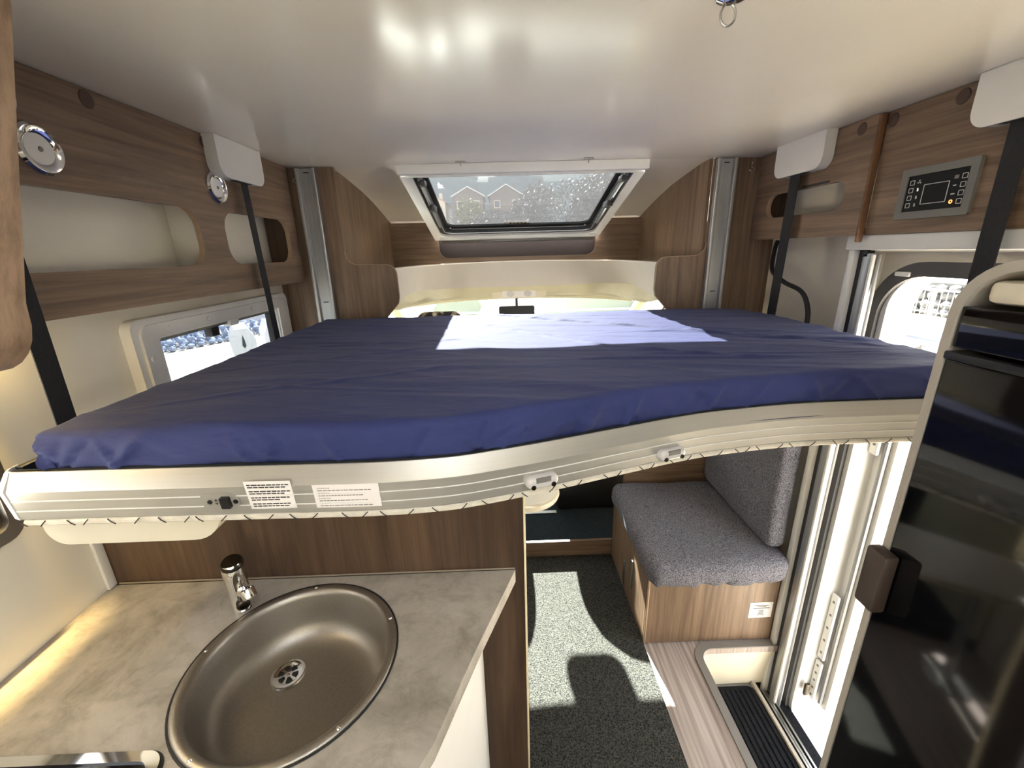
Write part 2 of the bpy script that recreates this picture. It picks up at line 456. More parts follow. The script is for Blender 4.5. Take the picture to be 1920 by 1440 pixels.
# carpet runner
cp = plate(rr(-0.05, -1.34, 0.563, 1.968, 0.01), [], 0.008, FZ(0.0))
tag(obj('carpet', cp, 'carpet', smooth=0), 'charcoal carpet runner in the aisle beside the worktop cabinet', 'carpet')
# ceiling with the roof light openings
hatch_fill = rr(-0.35, -0.85, 0.55, 0.20, 0.05)
struct('ceiling', plate(rr(LW, YR, RW, 1.915), [hatch_fill], 0.04, FZ(CEIL)), 'ceiling_skin', smooth=0, label='glossy off-white ceiling')
# rear roof light, added and sized to brighten the interior; rear windows (behind the camera)
w5 = sthing('window_fill', (0.1, -0.33, CEIL))
struct('window_frame', plate(rr(-0.38, -0.88, 0.58, 0.23, 0.06), [rr(-0.34, -0.84, 0.54, 0.19, 0.05)], 0.075, FZ(CEIL-0.015)), 'white_plastic', w5)
struct('window_pane', plate(rr(-0.36, -0.86, 0.56, 0.21, 0.05), [], 0.006, FZ(CEIL+0.045)), 'pane_acrylic', w5, smooth=0)
# left wall: opening of the dinette window, a rear window
winL = rr(1.155, 0.98, 1.80, 1.447, 0.02)
winLr = rr(-1.85, 1.0, -1.0, 1.6, 0.06)
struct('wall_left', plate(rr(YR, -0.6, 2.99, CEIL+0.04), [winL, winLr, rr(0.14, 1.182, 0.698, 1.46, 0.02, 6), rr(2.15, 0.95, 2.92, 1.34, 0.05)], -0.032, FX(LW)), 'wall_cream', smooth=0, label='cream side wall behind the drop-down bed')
w3 = sthing('window_3', (LW, -1.4, 1.0))
struct('window_frame', plate(rr(-1.9, 0.95, -0.95, 1.65, 0.08), [rr(-1.84, 1.01, -1.01, 1.59, 0.06)], 0.02, FX(LW)), 'white_plastic_matt', w3)
struct('window_pane', plate(rr(-1.86, 0.99, -0.99, 1.61, 0.06), [], 0.005, FX(LW-0.024)), 'pane_acrylic', w3, smooth=0)
# right wall: entrance door, a rear window
DO = (0.70, -0.40, 1.335, 1.565)      # door hole y0,z0,y1,z1
doorhole = rr(*DO, 0.13, 10)
winRr = rr(-1.85, 1.0, -1.0, 1.6, 0.06)
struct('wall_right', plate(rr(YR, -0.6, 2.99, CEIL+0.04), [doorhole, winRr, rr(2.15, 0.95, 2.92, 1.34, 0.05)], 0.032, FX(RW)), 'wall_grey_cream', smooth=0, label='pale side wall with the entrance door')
w4 = sthing('window_4', (RW, -1.4, 1.0))
struct('window_frame', plate(rr(-1.9, 0.95, -0.95, 1.65, 0.08), [rr(-1.84, 1.01, -1.01, 1.59, 0.06)], -0.02, FX(RW)), 'white_plastic_matt', w4)
struct('window_pane', plate(rr(-1.86, 0.99, -0.99, 1.61, 0.06), [], 0.005, FX(RW+0.02)), 'pane_acrylic', w4, smooth=0)
struct('wall_rear', B(LW, RW, YR-0.03, YR, -0.05, CEIL+0.04), 'wall_cream', smooth=0)
# underbody so no light leaks up, cab floor
struct('floor_cab', B(LW, RW, 1.985, 3.75, -0.04, 0.098), 'cab_carpet', smooth=0, label='dark blue-grey carpet of the raised cab floor')
struct('floor_cab_step', B(-0.2, 1.19, 1.968, 1.985, 0.009, 0.101), 'wood_x', smooth=0, label='wooden riser of the step up to the cab')
struct('floor_cab_sill', plate(rr(0.02, 2.235, 0.288, 2.262, 0.004), [], 0.006, FZ(0.099)), 'metal_grey', smooth=0, label='thin metal sill strip on the cab floor')

# ---------------------------------------------------------------- ceiling in front, roof light over the cab
prof = [(1.915, 1.996), (2.02, 1.992), (2.18, 1.973), (2.34, 1.952), (2.50, 1.921), (2.68, 1.879), (2.85, 1.835), (2.95, 1.80)]
XL, XR = -0.69, 0.88
HX0, HX1 = -0.41, 0.61
c1 = sheet(NB(), [[(x, y, z) for x in (XL-0.25, XL, -0.55, HX0)] for y, z in prof], (0, 0, 0.02))
struct('ceiling_front_left', c1, 'ceiling_skin', smooth=30, label='curved cream roof lining on the driver side of the roof light')
c1 = sheet(NB(), [[(x, y, z) for x in (HX1, 0.75, XR, XR+0.30)] for y, z in prof], (0, 0, 0.02))
struct('ceiling_front_right', c1, 'ceiling_skin', smooth=30, label='curved cream roof lining on the door side of the roof light')
# roof light
w1 = sthing('window_1', (0.1, 2.35, 1.72))
w1['label'] = 'slanting roof light over the cab in a white frame'
TOP, BOT = Vector((0, 1.935, 1.962)), Vector((0, 2.79, 1.735))
Vd = (BOT-TOP); LEN = Vd.length; Vd.normalize(); Wd = Vector((1, 0, 0)).cross(Vd); Wd = Wd if Wd.z > 0 else -Wd
frW = (TOP, (1, 0, 0), Vd, Wd)
def wring(o, i, t, z0):
    return plate(o, [i], t, (TOP+Wd*z0, (1, 0, 0), Vd, Wd))
struct('window_header', B(HX0-0.005, HX1+0.006, 1.895, 1.931, 1.957, 1.994, bev=0.004), 'white_plastic_matt', w1)
g = wring(rr(HX0, 0.002, HX1, LEN, 0.0), rr(-0.360, 0.004, 0.563, LEN-0.075, [0, 0, 0.05, 0.05], 8), 0.012, -0.012)
struct('window_frame', g, 'white_plastic', w1)
# cheeks between frame and roof lining
for x0, x1 in ((HX0, HX0+0.012), (HX1-0.012, HX1)):
    lo = [(TOP.y+Vd.y*s*LEN, TOP.z+Vd.z*s*LEN-0.012) for s in (0, 1.0)]
    up = [(y, z+0.035) for y, z in prof if 1.93 <= y <= 2.86]
    struct('window_cheek', plate([lo[0], lo[1]]+up[::-1], [], x1-x0, FX(x0)), 'white_plastic', w1)
g = wring(rr(-0.362, 0.004, 0.565, LEN-0.06, [0, 0, 0.06, 0.06], 8), rr(-0.333, 0.004, 0.536, LEN-0.095, [0, 0, 0.05, 0.05], 8), 0.024, 0.0)
struct('window_seal', g, 'black_rubber', w1)
g = wring(rr(-0.40, 0.0, 0.60, LEN-0.03, [0, 0, 0.06, 0.06], 8), rr(-0.312, 0.004, 0.515, LEN-0.125, [0, 0, 0.05, 0.05], 8), 0.010, 0.032)
struct('window_sash', g, 'black_rubber', w1)
g = wring(rr(-0.336, 0.004, 0.539, LEN-0.098, [0, 0, 0.05, 0.05], 8), rr(-0.331, 0.005, 0.534, LEN-0.103, [0, 0, 0.05, 0.05], 8), 0.004, -0.004)
struct('window_bead', g, 'metal_grey', w1)
struct('window_pane', plate(rr(-0.40, -0.02, 0.60, LEN-0.03, [0, 0, 0.06, 0.06], 8), [], 0.005, (TOP+Wd*0.043, (1, 0, 0), Vd, Wd)), 'hazy_acrylic', w1, smooth=0)
# blind cassettes at the lower edge, stays and catches
for k, (s, mt, h) in enumerate(((LEN-0.068, 'white_alu', 0.016), (LEN-0.046, 'metal_grey', 0.014), (LEN-0.024, 'metal_grey', 0.022))):
    g = plate(rr(-0.372, s, 0.575, s+0.018, 0.004, 3), [], -h, (TOP-Wd*0.010, (1, 0, 0), Vd, Wd))
    struct('window_cassette', g, mt, w1)
for sx, x in ((-1, -0.338), (1, 0.541)):
    p = [TOP+Vd*s+Wd*(-0.012)+Vector((x, 0, 0)) for s in (0.02, 0.25, 0.5, 0.62)]
    struct('window_stay', tube(NB(), p, 0.007), 'metal_grey', w1)
    q = TOP+Vd*0.34+Wd*(-0.016)+Vector((x-sx*0.006, 0, 0))
    struct('window_catch', B(q.x-0.014, q.x+0.014, q.y-0.05, q.y+0.05, q.z-0.014, q.z+0.016, bev=0.006), 'black_plastic', w1)
    q = TOP+Vd*0.05+Wd*(-0.01)+Vector((x-sx*0.01, 0, 0))
    struct('window_catch', B(q.x-0.014, q.x+0.014, q.y-0.03, q.y+0.03, q.z-0.016, q.z+0.006, bev=0.005), 'black_plastic', w1)
st = struct('window_sticker', plate(rr(0.018, LEN-0.155, 0.172, LEN-0.118), [], -0.001, (TOP+Wd*0.042, (1, 0, 0), Vd, Wd)), 'paper', w1, smooth=0)
for k in range(5):
    u = 0.052+k*0.022
    struct('window_print', plate(rr(u, LEN-0.145, u+0.012, LEN-0.128), [], -0.0008, (TOP+Wd*0.0405, (1, 0, 0), Vd, Wd)), 'print_mid', st, smooth=0)
for x in (-0.30, 0.505):
    q = TOP+Vd*(LEN-0.112)+Wd*0.028+Vector((x, 0, 0))
    struct('window_rivet', lathe(NB(), [(0, 0.004), (0.005, 0.003), (0.006, 0)], 10, along(q, -Wd)), 'white_plastic', w1)

# wooden side cheeks of the luton recess, back board, white cove
for x0, t, nm in ((XL, -0.015, 'wall_recess_left'), (XR, 0.015, 'wall_recess_right')):
    pts = [(1.935, 1.40)]+[(2.87, 1.40), (2.87, 1.828)]+[(y, z-0.001) for y, z in prof if 1.93 <= y <= 2.86][::-1]+[(1.935, 1.995)]
    struct(nm, plate(pts, [], t, FX(x0)), 'wood_z', label='curved-top wooden cheek of the luton recess ' + ('on the driver side' if x0 < 0 else 'on the door side'))
bk = [(XL+0.001, 1.40), (XR-0.001, 1.40), (XR-0.001, 1.833), (HX1+0.002, 1.833), (HX1-0.005, 1.75)]
bk = [(XL, 1.56), (XR, 1.56), (XR, 1.832), (0.615, 1.832)] + \
     [(0.60, 1.70)] + [(0.60-0.055+0.055*math.cos(a), 1.672+0.0-0.055*math.sin(a)) for a in [R(q) for q in range(0, 91, 15)]] + \
     [(-0.395+0.055-0.055*math.cos(a), 1.672-0.055*math.sin(a)) for a in [R(q) for q in range(90, -1, -15)]] + [(-0.395, 1.70), (-0.41, 1.832), (XL, 1.832)]
struct('wall_recess_back', plate(bk, [], 0.016, FY(2.82)), 'wood_x', label='wooden back board with a low cut-out under the roof light')
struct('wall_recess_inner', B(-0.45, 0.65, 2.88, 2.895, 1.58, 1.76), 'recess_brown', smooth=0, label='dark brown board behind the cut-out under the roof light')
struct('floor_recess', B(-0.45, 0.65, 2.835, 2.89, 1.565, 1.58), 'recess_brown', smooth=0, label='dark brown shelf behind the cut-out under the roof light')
top = smooth_path([(-0.520, 1.945, 1.585), (-0.512, 2.12, 1.585), (-0.490, 2.32, 1.585), (-0.428, 2.50, 1.586), (-0.296, 2.68, 1.587), (-0.08, 2.77, 1.590), (0.15, 2.80, 1.591), (0.36, 2.77, 1.589), (0.527, 2.70, 1.586), (0.652, 2.56, 1.585), (0.715, 2.30, 1.583), (0.705, 1.945, 1.585)], 6)
bot = smooth_path([(-0.520, 1.945, 1.415), (-0.512, 2.12, 1.425), (-0.492, 2.35, 1.436), (-0.46, 2.60, 1.432), (-0.317, 2.76, 1.433), (-0.08, 2.81, 1.430), (0.148, 2.82, 1.428), (0.40, 2.81, 1.432), (0.66, 2.76, 1.438), (0.77, 2.58, 1.436), (0.765, 2.30, 1.420), (0.715, 1.945, 1.42)], 6)
mid = [[(a.lerp(b_, t)) for a, b_ in zip(top, bot)] for t in (0, 0.5, 1)]
struct('trim_1', sheet(NB(), mid, (0.0, 0.008, 0.0)), 'cove_grey', label='white curved cove above the windscreen')
lip = [[Vector(a) for a in top], [Vector(a)+Vector(((-0.05 if a.x < -0.2 else 0.05 if a.x > 0.45 else 0), 0.045, 0.0)) for a in top]]
struct('trim_2', sheet(NB(), lip, (0, 0, -0.006)), 'ceiling_skin', label='white shelf lip on top of the curved cove')
# cab roof lining between cove and windscreen
ra = bot
rb = [Vector((-0.62+1.47*i/(len(ra)-1), 2.975-0.20*abs(2*i/(len(ra)-1)-1)**3, 1.352-0.02*abs(2*i/(len(ra)-1)-1)**2)) for i in range(len(ra))]
rm = [[a.lerp(b_, t)+Vector((0, 0, -0.018*math.sin(math.pi*t))) for a, b_ in zip(ra, rb)] for t in (0, 0.25, 0.5, 0.75, 1)]
struct('ceiling_cab', sheet(NB(), rm, (0, 0.004, 0.012)), 'headliner', label='cream moulded roof lining above the windscreen')
struct('trim_3', tube(NB(), [v+Vector((0, 0.012, -0.004)) for v in rb], 0.014, 8), 'headliner', label='cream header rail along the top of the windscreen')
struct('wall_front', plate(rr(LW, 1.36, RW, 1.80), [], 0.02, FY(2.985)), 'body_white', smooth=0)
struct('wall_front_lower', plate(rr(LW, -0.4, RW, 0.86), [], 0.02, FY(3.80)), 'body_white', smooth=0)
for x0, t, nm in ((-0.89, -0.03, 'left'), (1.10, 0.03, 'right')):
    pts = [(1.94, 0.10), (3.82, 0.10), (3.82, 0.84), (3.0, 1.38), (1.94, 1.42)]
    hole = [(2.10, 0.84), (3.45, 0.84), (3.05, 1.10), (2.86, 1.26), (2.70, 1.30), (2.18, 1.31)]
    struct('wall_cab_'+nm, plate(pts, [hole], t, FX(x0)), 'headliner', label='cream lined cab side with its door window, '+('driver' if nm == 'left' else 'passenger')+' side')
    seal = [Vector((x0-t*0.2, y, z)) for y, z in hole+hole[:1]]
    struct('trim_cab_seal_'+nm, tube(NB(), seal, 0.012, 6, cap=False), 'black_rubber', label='black rubber seal of the '+('driver' if nm == 'left' else 'passenger')+' door')
    struct('trim_cab_roof_'+nm, B(min(x0, LW if nm == 'left' else RW), max(x0, LW if nm == 'left' else RW), 1.94, 3.0, 1.40, 1.43), 'headliner', smooth=0)
    px = -0.80 if nm == 'left' else 1.02
    struct('trim_pillar_'+nm, tube(NB(), [(px, 2.90, 1.40), (px-0.02*(1 if nm == 'right' else -1), 3.15, 1.24), (px, 3.75, 0.86)], 0.035, 10), 'headliner', label='cream windscreen pillar on the '+('driver' if nm == 'left' else 'passenger')+' side')
# windscreen
w6 = sthing('window_6', (0.1, 3.3, 0.86))
w6['label'] = 'windscreen seen above the bed'
rows = []
for s in [0, 0.25, 0.5, 0.75, 1]:
    rows.append([(0.11+t*0.93, 3.0+0.82*s-0.10*t*t, 1.36-0.50*s) for t in [k/6-1 for k in range(13)]])
struct('window_pane', sheet(NB(), rows, (0, 0.004, 0.004)), 'clear_glass', w6)

# ---------------------------------------------------------------- left window (dinette)
w2 = sthing('window_2', (LW, 1.48, 0.95)); w2['label'] = 'white-framed side window beside the bed'
outer = rr(1.075, 0.90, 1.885, 1.505, 0.03)
fb = plate(outer, [rr(1.16, 0.985, 1.785, 1.447, 0.008)], 0.028, FX(LW))
fbo = struct('window_frame', fb, 'white_plastic_matt', w2)
struct('window_frame_lip', plate(rr(1.095, 0.92, 1.865, 1.488, 0.03), [rr(1.15, 0.975, 1.79, 1.452, 0.008)], 0.008, FX(LW+0.028)), 'white_plastic', w2)
struct('window_pane', plate(rr(1.13, 0.95, 1.82, 1.46, 0.02), [], 0.005, FX(LW-0.024)), 'tinted_acrylic', w2, smooth=0)
struct('window_blind_rail', B(LW+0.002, LW+0.02, 1.165, 1.785, 1.437, 1.447), 'metal_grey', w2)
struct('window_blind_grip', B(LW+0.004, LW+0.03, 1.47, 1.52, 1.428, 1.450, bev=0.004), 'white_plastic', w2)
struct('window_latch', B(LW-0.015, LW+0.012, 1.395, 1.435, 1.405, 1.438, bev=0.004), 'black_plastic', w2)
struct('window_stay', B(LW-0.012, LW+0.012, 1.762, 1.782, 1.05, 1.44, bev=0.004), 'black_plastic', w2)
for y, z in ((1.19, 1.470), (1.36, 1.472), (1.112, 1.40), (1.60, 1.472)):
    struct('window_screw_cap', lathe(NB(), [(0, 0.004), (0.006, 0.003), (0.008, 0)], 12, along((LW+0.0362, y, z), (1, 0, 0))), 'white_plastic', w2)

# ---------------------------------------------------------------- entrance: well, frames, seal, jamb
well_o = rr(0.785, 0.62, 1.12, 1.365, [0.05, 0.0, 0.0, 0.06], 8)
ro = rr(0.757, 0.59, 1.115, 1.393, [0.07, 0.0, 0.0, 0.085], 8); ri = rr(0.788, 0.622, 1.115, 1.362, [0.05, 0.0, 0.0, 0.06], 8)
ro = [ro[10]]+ro[11:]+ro[:10]; ri = [ri[10]]+ri[11:]+ri[:10]      # from the far end at the door round to the near end
rim = plate(ro+ri[::-1], [], 0.006, FZ(0.0))
struct('trim_4', rim, 'rim_grey', label='grey rounded rim around the entrance step well')
up_l = rr(0.785, 0.62, 1.13, 1.365, [0.05, 0.0, 0.0, 0.06], 8)
lo_l = rr(0.80, 0.60, 1.13, 1.400, [0.05, 0.0, 0.0, 0.05], 8)
bm = NB()
ra_ = [(p[0], p[1], 0.0) for p in up_l]; rb_ = [(p[0], p[1], -0.255) for p in lo_l]
# walls of the well, open towards the door
i0 = max(range(len(up_l)), key=lambda i: (up_l[i][0]-up_l[i][1]*0.001))
seq = list(range(len(up_l)))
k1 = [i for i in seq if abs(up_l[i][0]-1.13) < 1e-6]
order = [i for i in range(k1[-1], len(up_l))]+[i for i in range(0, k1[0]+1)]
sheet(bm, [[ra_[i] for i in order], [rb_[i] for i in order]], (-0.001, 0.001, 0))
struct('wall_step_well', bm, 'cream_plastic', label='cream moulded wall of the entrance step well')
struct('floor_step', plate(rr(0.79, 0.59, 1.088, 1.405), [], 0.02, FZ(-0.28)), 'rim_grey', smooth=0, label='grey base of the entrance step')
mat_o = plate(rr(0.815, 0.63, 1.07, 1.385, 0.03), [], 0.008, FZ(-0.26))
for k in range(11):
    x = 0.826+k*0.0225
    box(mat_o, x, x+0.013, 0.66, 1.365, -0.253, -0.247)
tag(obj('step_mat', mat_o, 'step_mat', smooth=0), 'black ribbed mat on the entrance step', 'mat')
struct('trim_5', plate(rr(1.072, 0.60, 1.085, 1.40), [], 0.02, FZ(-0.26)), 'grey_trim', label='grey edge of the entrance step')
for k, (x, h) in enumerate(((1.092, -0.268), (1.106, -0.262), (1.120, -0.268), (1.134, -0.262))):
    struct('trim_%d' % (6+k), B(x, x+0.008, 0.62, 1.372, -0.285, h), 'metal_grey', label='narrow silver track rail at the foot of the door' )
struct('floor_threshold', B(1.089, RW, 0.62, 1.40, -0.36, -0.292), 'step_mat', smooth=0, label='black threshold outside the track rails')
# fly-screen frame of the door
d1 = sthing('door_1', (1.14, 1.05, -0.30)); d1['label'] = 'fly-screen door frame of white and silver profiles'
struct('door_post', B(1.118, 1.142, 1.374, 1.398, -0.30, 1.645, bev=0.002), 'white_alu', d1)
struct('door_head', B(1.105, 1.15, 0.64, 1.398, 1.625, 1.668, bev=0.003), 'white_alu', d1)
struct('door_brush', B(1.135, 1.150, 1.352, 1.374, -0.30, 1.628), 'black_rubber', d1)
struct('door_screen_cassette', B(1.128, 1.16, 1.322, 1.352, -0.285, 1.615, bev=0.004), 'anodised_rail', d1)
struct('door_screen_rib', tube(NB(), [(1.134, 1.318, -0.285), (1.134, 1.318, 1.61)], 0.006), 'white_alu', d1)
struct('door_screen_rib', tube(NB(), [(1.150, 1.312, -0.285), (1.150, 1.312, 1.61)], 0.005), 'anodised_rail', d1)
struct('door_catch', B(1.128, 1.15, 1.335, 1.352, 1.605, 1.622), 'black_plastic', d1)
struct('door_reveal', B(1.15, RW, 1.352, 1.40, -0.36, 1.66), 'wall_cream', d1)
struct('door_reveal_head', B(1.15, RW, 0.64, 1.352, 1.62, 1.66), 'wall_cream', d1)
# seal and jamb
seal = plate(rr(DO[0]-0.03, DO[1]-0.03, DO[2]+0.022, DO[3]+0.026, 0.16, 12), [rr(DO[0]+0.012, DO[1]+0.012, DO[2]-0.012, DO[3]-0.014, 0.13, 12)], -0.014, FX(RW))
d2 = sthing('door_2', (RW, 1.0, -0.4)); d2['label'] = 'entrance door opening with dark seal and white jamb'
struct('door_seal', seal, 'grey_rubber', d2)
jamb = plate(rr(*DO, 0.13, 12), [rr(DO[0]+0.035, DO[1]+0.035, DO[2]-0.030, DO[3]-0.012, 0.11, 12)], 0.085, FX(RW+0.001))
struct('door_jamb', jamb, 'white_alu', d2)
struct('door_jamb_channel', plate(rr(1.235, -0.22, 1.318, 1.34, [0.02, 0.03, 0.10, 0.03], 6), [], 0.012, FX(RW+0.086)), 'white_alu', d2)
struct('door_jamb_rail', tube(NB(), [(RW+0.080, 1.262, -0.20), (RW+0.080, 1.262, 1.30)], 0.010), 'anodised_rail', d2)
for z0, z1 in ((0.95, 1.10), (0.02, 0.34), (-0.20, 0.0)):
    pl = struct('door_hinge_plate', B(RW+0.055, RW+0.066, 1.272, 1.302, z0, z1, bev=0.002), 'white_alu', d2)
    n = 2 if z1 > 0.9 else 5
    for k in range(n):
        z = z0+(k+0.5)*(z1-z0)/n
        struct('door_screw', lathe(NB(), [(0, 0.002), (0.005, 0.002), (0.006, 0)], 10, along((RW+0.0555, 1.286, z), (-1, -0.35, 0))), 'lens_grey', pl)
struct('door_lamp', B(RW-0.022, RW-0.012, 1.235, 1.283, 1.548, 1.562, bev=0.004), 'white_plastic', d2)
for y, z in ((1.318, -0.13), (1.285, -0.15)):
    struct('door_striker', B(RW+0.02, RW+0.04, y-0.006, y+0.006, z-0.03, z+0.03, bev=0.003), 'steel_dark', d2)

# ================================================================ CABINETS AND PANELS
# left fascia (overhead locker front) with two openings
op1 = rr(0.50, 1.634, 1.292, 1.787, 0.055, 8)
op2 = rr(1.405, 1.632, 1.818, 1.789, 0.055, 8)
fL = thing('overhead_locker', (-0.91, 1.1, 1.548), 'long wood-grain overhead locker with two open slots above the side window', 'locker')
obj('locker_front', plate(rr(0.456, 1.548, 1.885, 1.993), [op1, op2], -0.016, FX(-0.85), hole_mat=1), ['wood_y', 'wood_edge'], fL)
obj('locker_bottom', B(-0.967, -0.868, 0.456, 1.885, 1.550, 1.566), 'wood_y', fL)
obj('locker_divider', B(-0.967, -0.867, 1.335, 1.350, 1.567, 1.992), 'wall_grey_cream', fL)
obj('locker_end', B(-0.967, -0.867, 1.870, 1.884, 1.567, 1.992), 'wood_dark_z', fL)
for y in (1.031, 1.393):
    obj('hinge_cap', lathe(NB(), [(0, 0.002), (0.016, 0.002), (0.0175, 0)], 20, along((-0.8499, y, 1.9725), (1, 0, 0))), 'cap_brown', fL)
def spot(y, z, label):
    t = thing('spot_lamp', (-0.845, y, z), label, 'lamp', 'chrome spot lamps')
    M4 = along((-0.8498, y, z), (1, 0, 0))
    obj('bezel', lathe(NB(), [(0.0445, 0), (0.0445, 0.004), (0.040, 0.009), (0.030, 0.007), (0.0265, 0.004)], 36, M4), 'chrome', t)
    obj('diffuser', lathe(NB(), [(0.0, 0.0055), (0.0265, 0.004)], 36, M4), 'white_plastic_matt', t)
    obj('switch_dot', lathe(NB(), [(0, 0.0075), (0.004, 0.007), (0.0045, 0.0055)], 12, M4), 'lens_grey', t)
spot(0.893, 1.852, 'round chrome spot lamp above the long open slot')
spot(1.404, 1.854, 'round chrome spot lamp beside the white strap cover')

# kitchen overhead locker (close to the camera, driver side)
ov = thing('kitchen_locker', (-0.7, 0.2, 1.541), 'wooden kitchen overhead locker with rounded slanting end panel', 'locker')
def oprof(dx, dz):
    p = [(LW+0.003, 1.993), (-0.372+dx, 1.993), (-0.412+dx, 1.865), (-0.455+dx, 1.73), (-0.492+dx, 1.612)]
    cx, cz = -0.545+dx, 1.604+dz
    p += [(cx+0.052*math.cos(a), cz+0.063*math.sin(a)) for a in [R(q) for q in (0, -15, -30, -45, -60, -75, -90)]]
    p += [(LW+0.003, 1.541+dz)]
    return p
obj('end_panel', plate(oprof(0, 0), [], -0.030, FY(0.452)), 'wood_z', ov)
obj('locker_body', plate(oprof(-0.022, 0.012), [], -1.2, FY(0.4215)), 'wood_y', ov)
# right fascia, far part with open slot
fR = thing('slot_locker', (1.14, 1.6, 1.668), 'wood-grain overhead locker with one open slot above the black cable', 'locker')
opr = rr(1.415, 1.748, 1.822, 1.834, 0.042, 8)
obj('locker_front', plate(rr(1.338, 1.668, 1.905, 1.993), [opr], 0.018, FX(1.08), hole_mat=1), ['wood_y', 'wood_edge'], fR)
obj('front_edge', B(1.0795, 1.100, 1.331, 1.338, 1.648, 1.993, bev=0.003), 'wood_edge_brown', fR)
obj('locker_bottom', B(1.099, RW-0.002, 1.34, 1.90, 1.672, 1.688), 'wood_y', fR)
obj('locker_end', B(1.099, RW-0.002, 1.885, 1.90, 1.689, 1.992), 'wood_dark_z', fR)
obj('slot_vent', B(1.0785, 1.0805, 1.49, 1.62, 1.8365, 1.8435), 'black_plastic', fR)
obj('hinge_cap', lathe(NB(), [(0, 0.002), (0.016, 0.002), (0.0175, 0)], 20, along((1.0799, 1.394, 1.968), (-1, 0, 0))), 'cap_brown', fR)
# right fascia, near part with control panel
fN = thing('control_locker', (1.15, 0.5, 1.665), 'plain wood-grain overhead locker carrying the control panel', 'locker')
obj('locker_front', plate(rr(-0.6, 1.668, 1.330, 1.993), [], 0.018, FX(1.10)), 'wood_y', fN)
obj('locker_bottom', B(1.119, RW-0.002, -0.6, 1.33, 1.676, 1.69), 'wood_dark_z', fN)
for y in (1.32-0.008, 1.126):
    obj('hinge_cap', lathe(NB(), [(0, 0.002), (0.016, 0.002), (0.0175, 0)], 20, along((1.0999, y, 1.970), (-1, 0, 0))), 'cap_brown', fN)
# control panel on it
cpn = thing('touch_controller', (1.099, 1.13, 1.70), 'grey framed black touch control panel on the overhead locker', 'controller')
PX = 1.0999
CY0, CY1, CZ0, CZ1 = 1.036, 1.232, 1.7045, 1.829
obj('frame', plate(rr(CY0, CZ0, CY1, CZ1, 0.004), [rr(CY0+0.019, CZ0+0.018, CY1-0.019, CZ1-0.018)], -0.009, FX(PX)), 'panel_grey', cpn)
face = obj('face', plate(rr(CY0+0.018, CZ0+0.017, CY1-0.018, CZ1-0.017), [], -0.005, FX(PX)), 'panel_black', cpn, smooth=0)
def outline(y0, y1, z0, z1, w, name='key', mat='print_grey'):
    obj(name, plate(rr(y0, z0, y1, z1, 0.0015, 2), [rr(y0+w, z0+w, y1-w, z1-w, 0.001, 2)], -0.0006, FX(PX-0.005)), mat, face, smooth=0)
outline(1.100, 1.166, 1.738, 1.786, 0.0016, 'display_outline')
for k in range(4):
    z = 1.7325+k*0.0185
    outline(1.194, 1.207, z, z+0.012, 0.0014)
    outline(1.060, 1.073, z-0.002, z+0.010, 0.0014)
icons = [(1.181, 1.7385, 'i'), (1.181, 1.757, 'j'), (1.181, 1.7755, 'k'), (1.181, 1.794, 'f')]
for y, z, q in icons:
    bm = NB()
    if q == 'f':
        for a in (90, 210, 330):
            ca, sa = math.cos(R(a)), math.sin(R(a))
            plate([(y, z), (y+0.005*ca-0.002*sa, z+0.005*sa+0.002*ca), (y+0.005*ca+0.002*sa, z+0.005*sa-0.002*ca)], [], -0.0005, FX(PX-0.005), bm)
    else:
        plate(rr(y-0.002, z-0.004, y+0.002, z+0.002, 0.0012, 2), [], -0.0005, FX(PX-0.005), bm)
        plate(rr(y-0.001, z+0.0025, y+0.003, z+0.004), [], -0.0005, FX(PX-0.005), bm)
    obj('key_icon', bm, 'icon_lit' if q == 'k' else 'print_grey', face, smooth=0)
for y, z, w in ((1.086, 1.754, 0.005), (1.086, 1.773, 0.004)):
    obj('key_icon', plate(rr(y-w, z-0.0012, y+w, z+0.0016, 0.001, 2), [], -0.0005, FX(PX-0.005)), 'print_grey', face, smooth=0)
obj('key_icon', plate(rr(1.081, 1.788, 1.091, 1.796, 0.001, 2), [], -0.0005, FX(PX-0.005)), 'print_mid', face, smooth=0)
obj('power_icon', plate(rr(1.0815, 1.7325, 1.0905, 1.7415, 0.0045, 6), [rr(1.0838, 1.7348, 1.0882, 1.7392, 0.0021, 4)], -0.0006, FX(PX-0.005)), 'orange_lit', face, smooth=0)

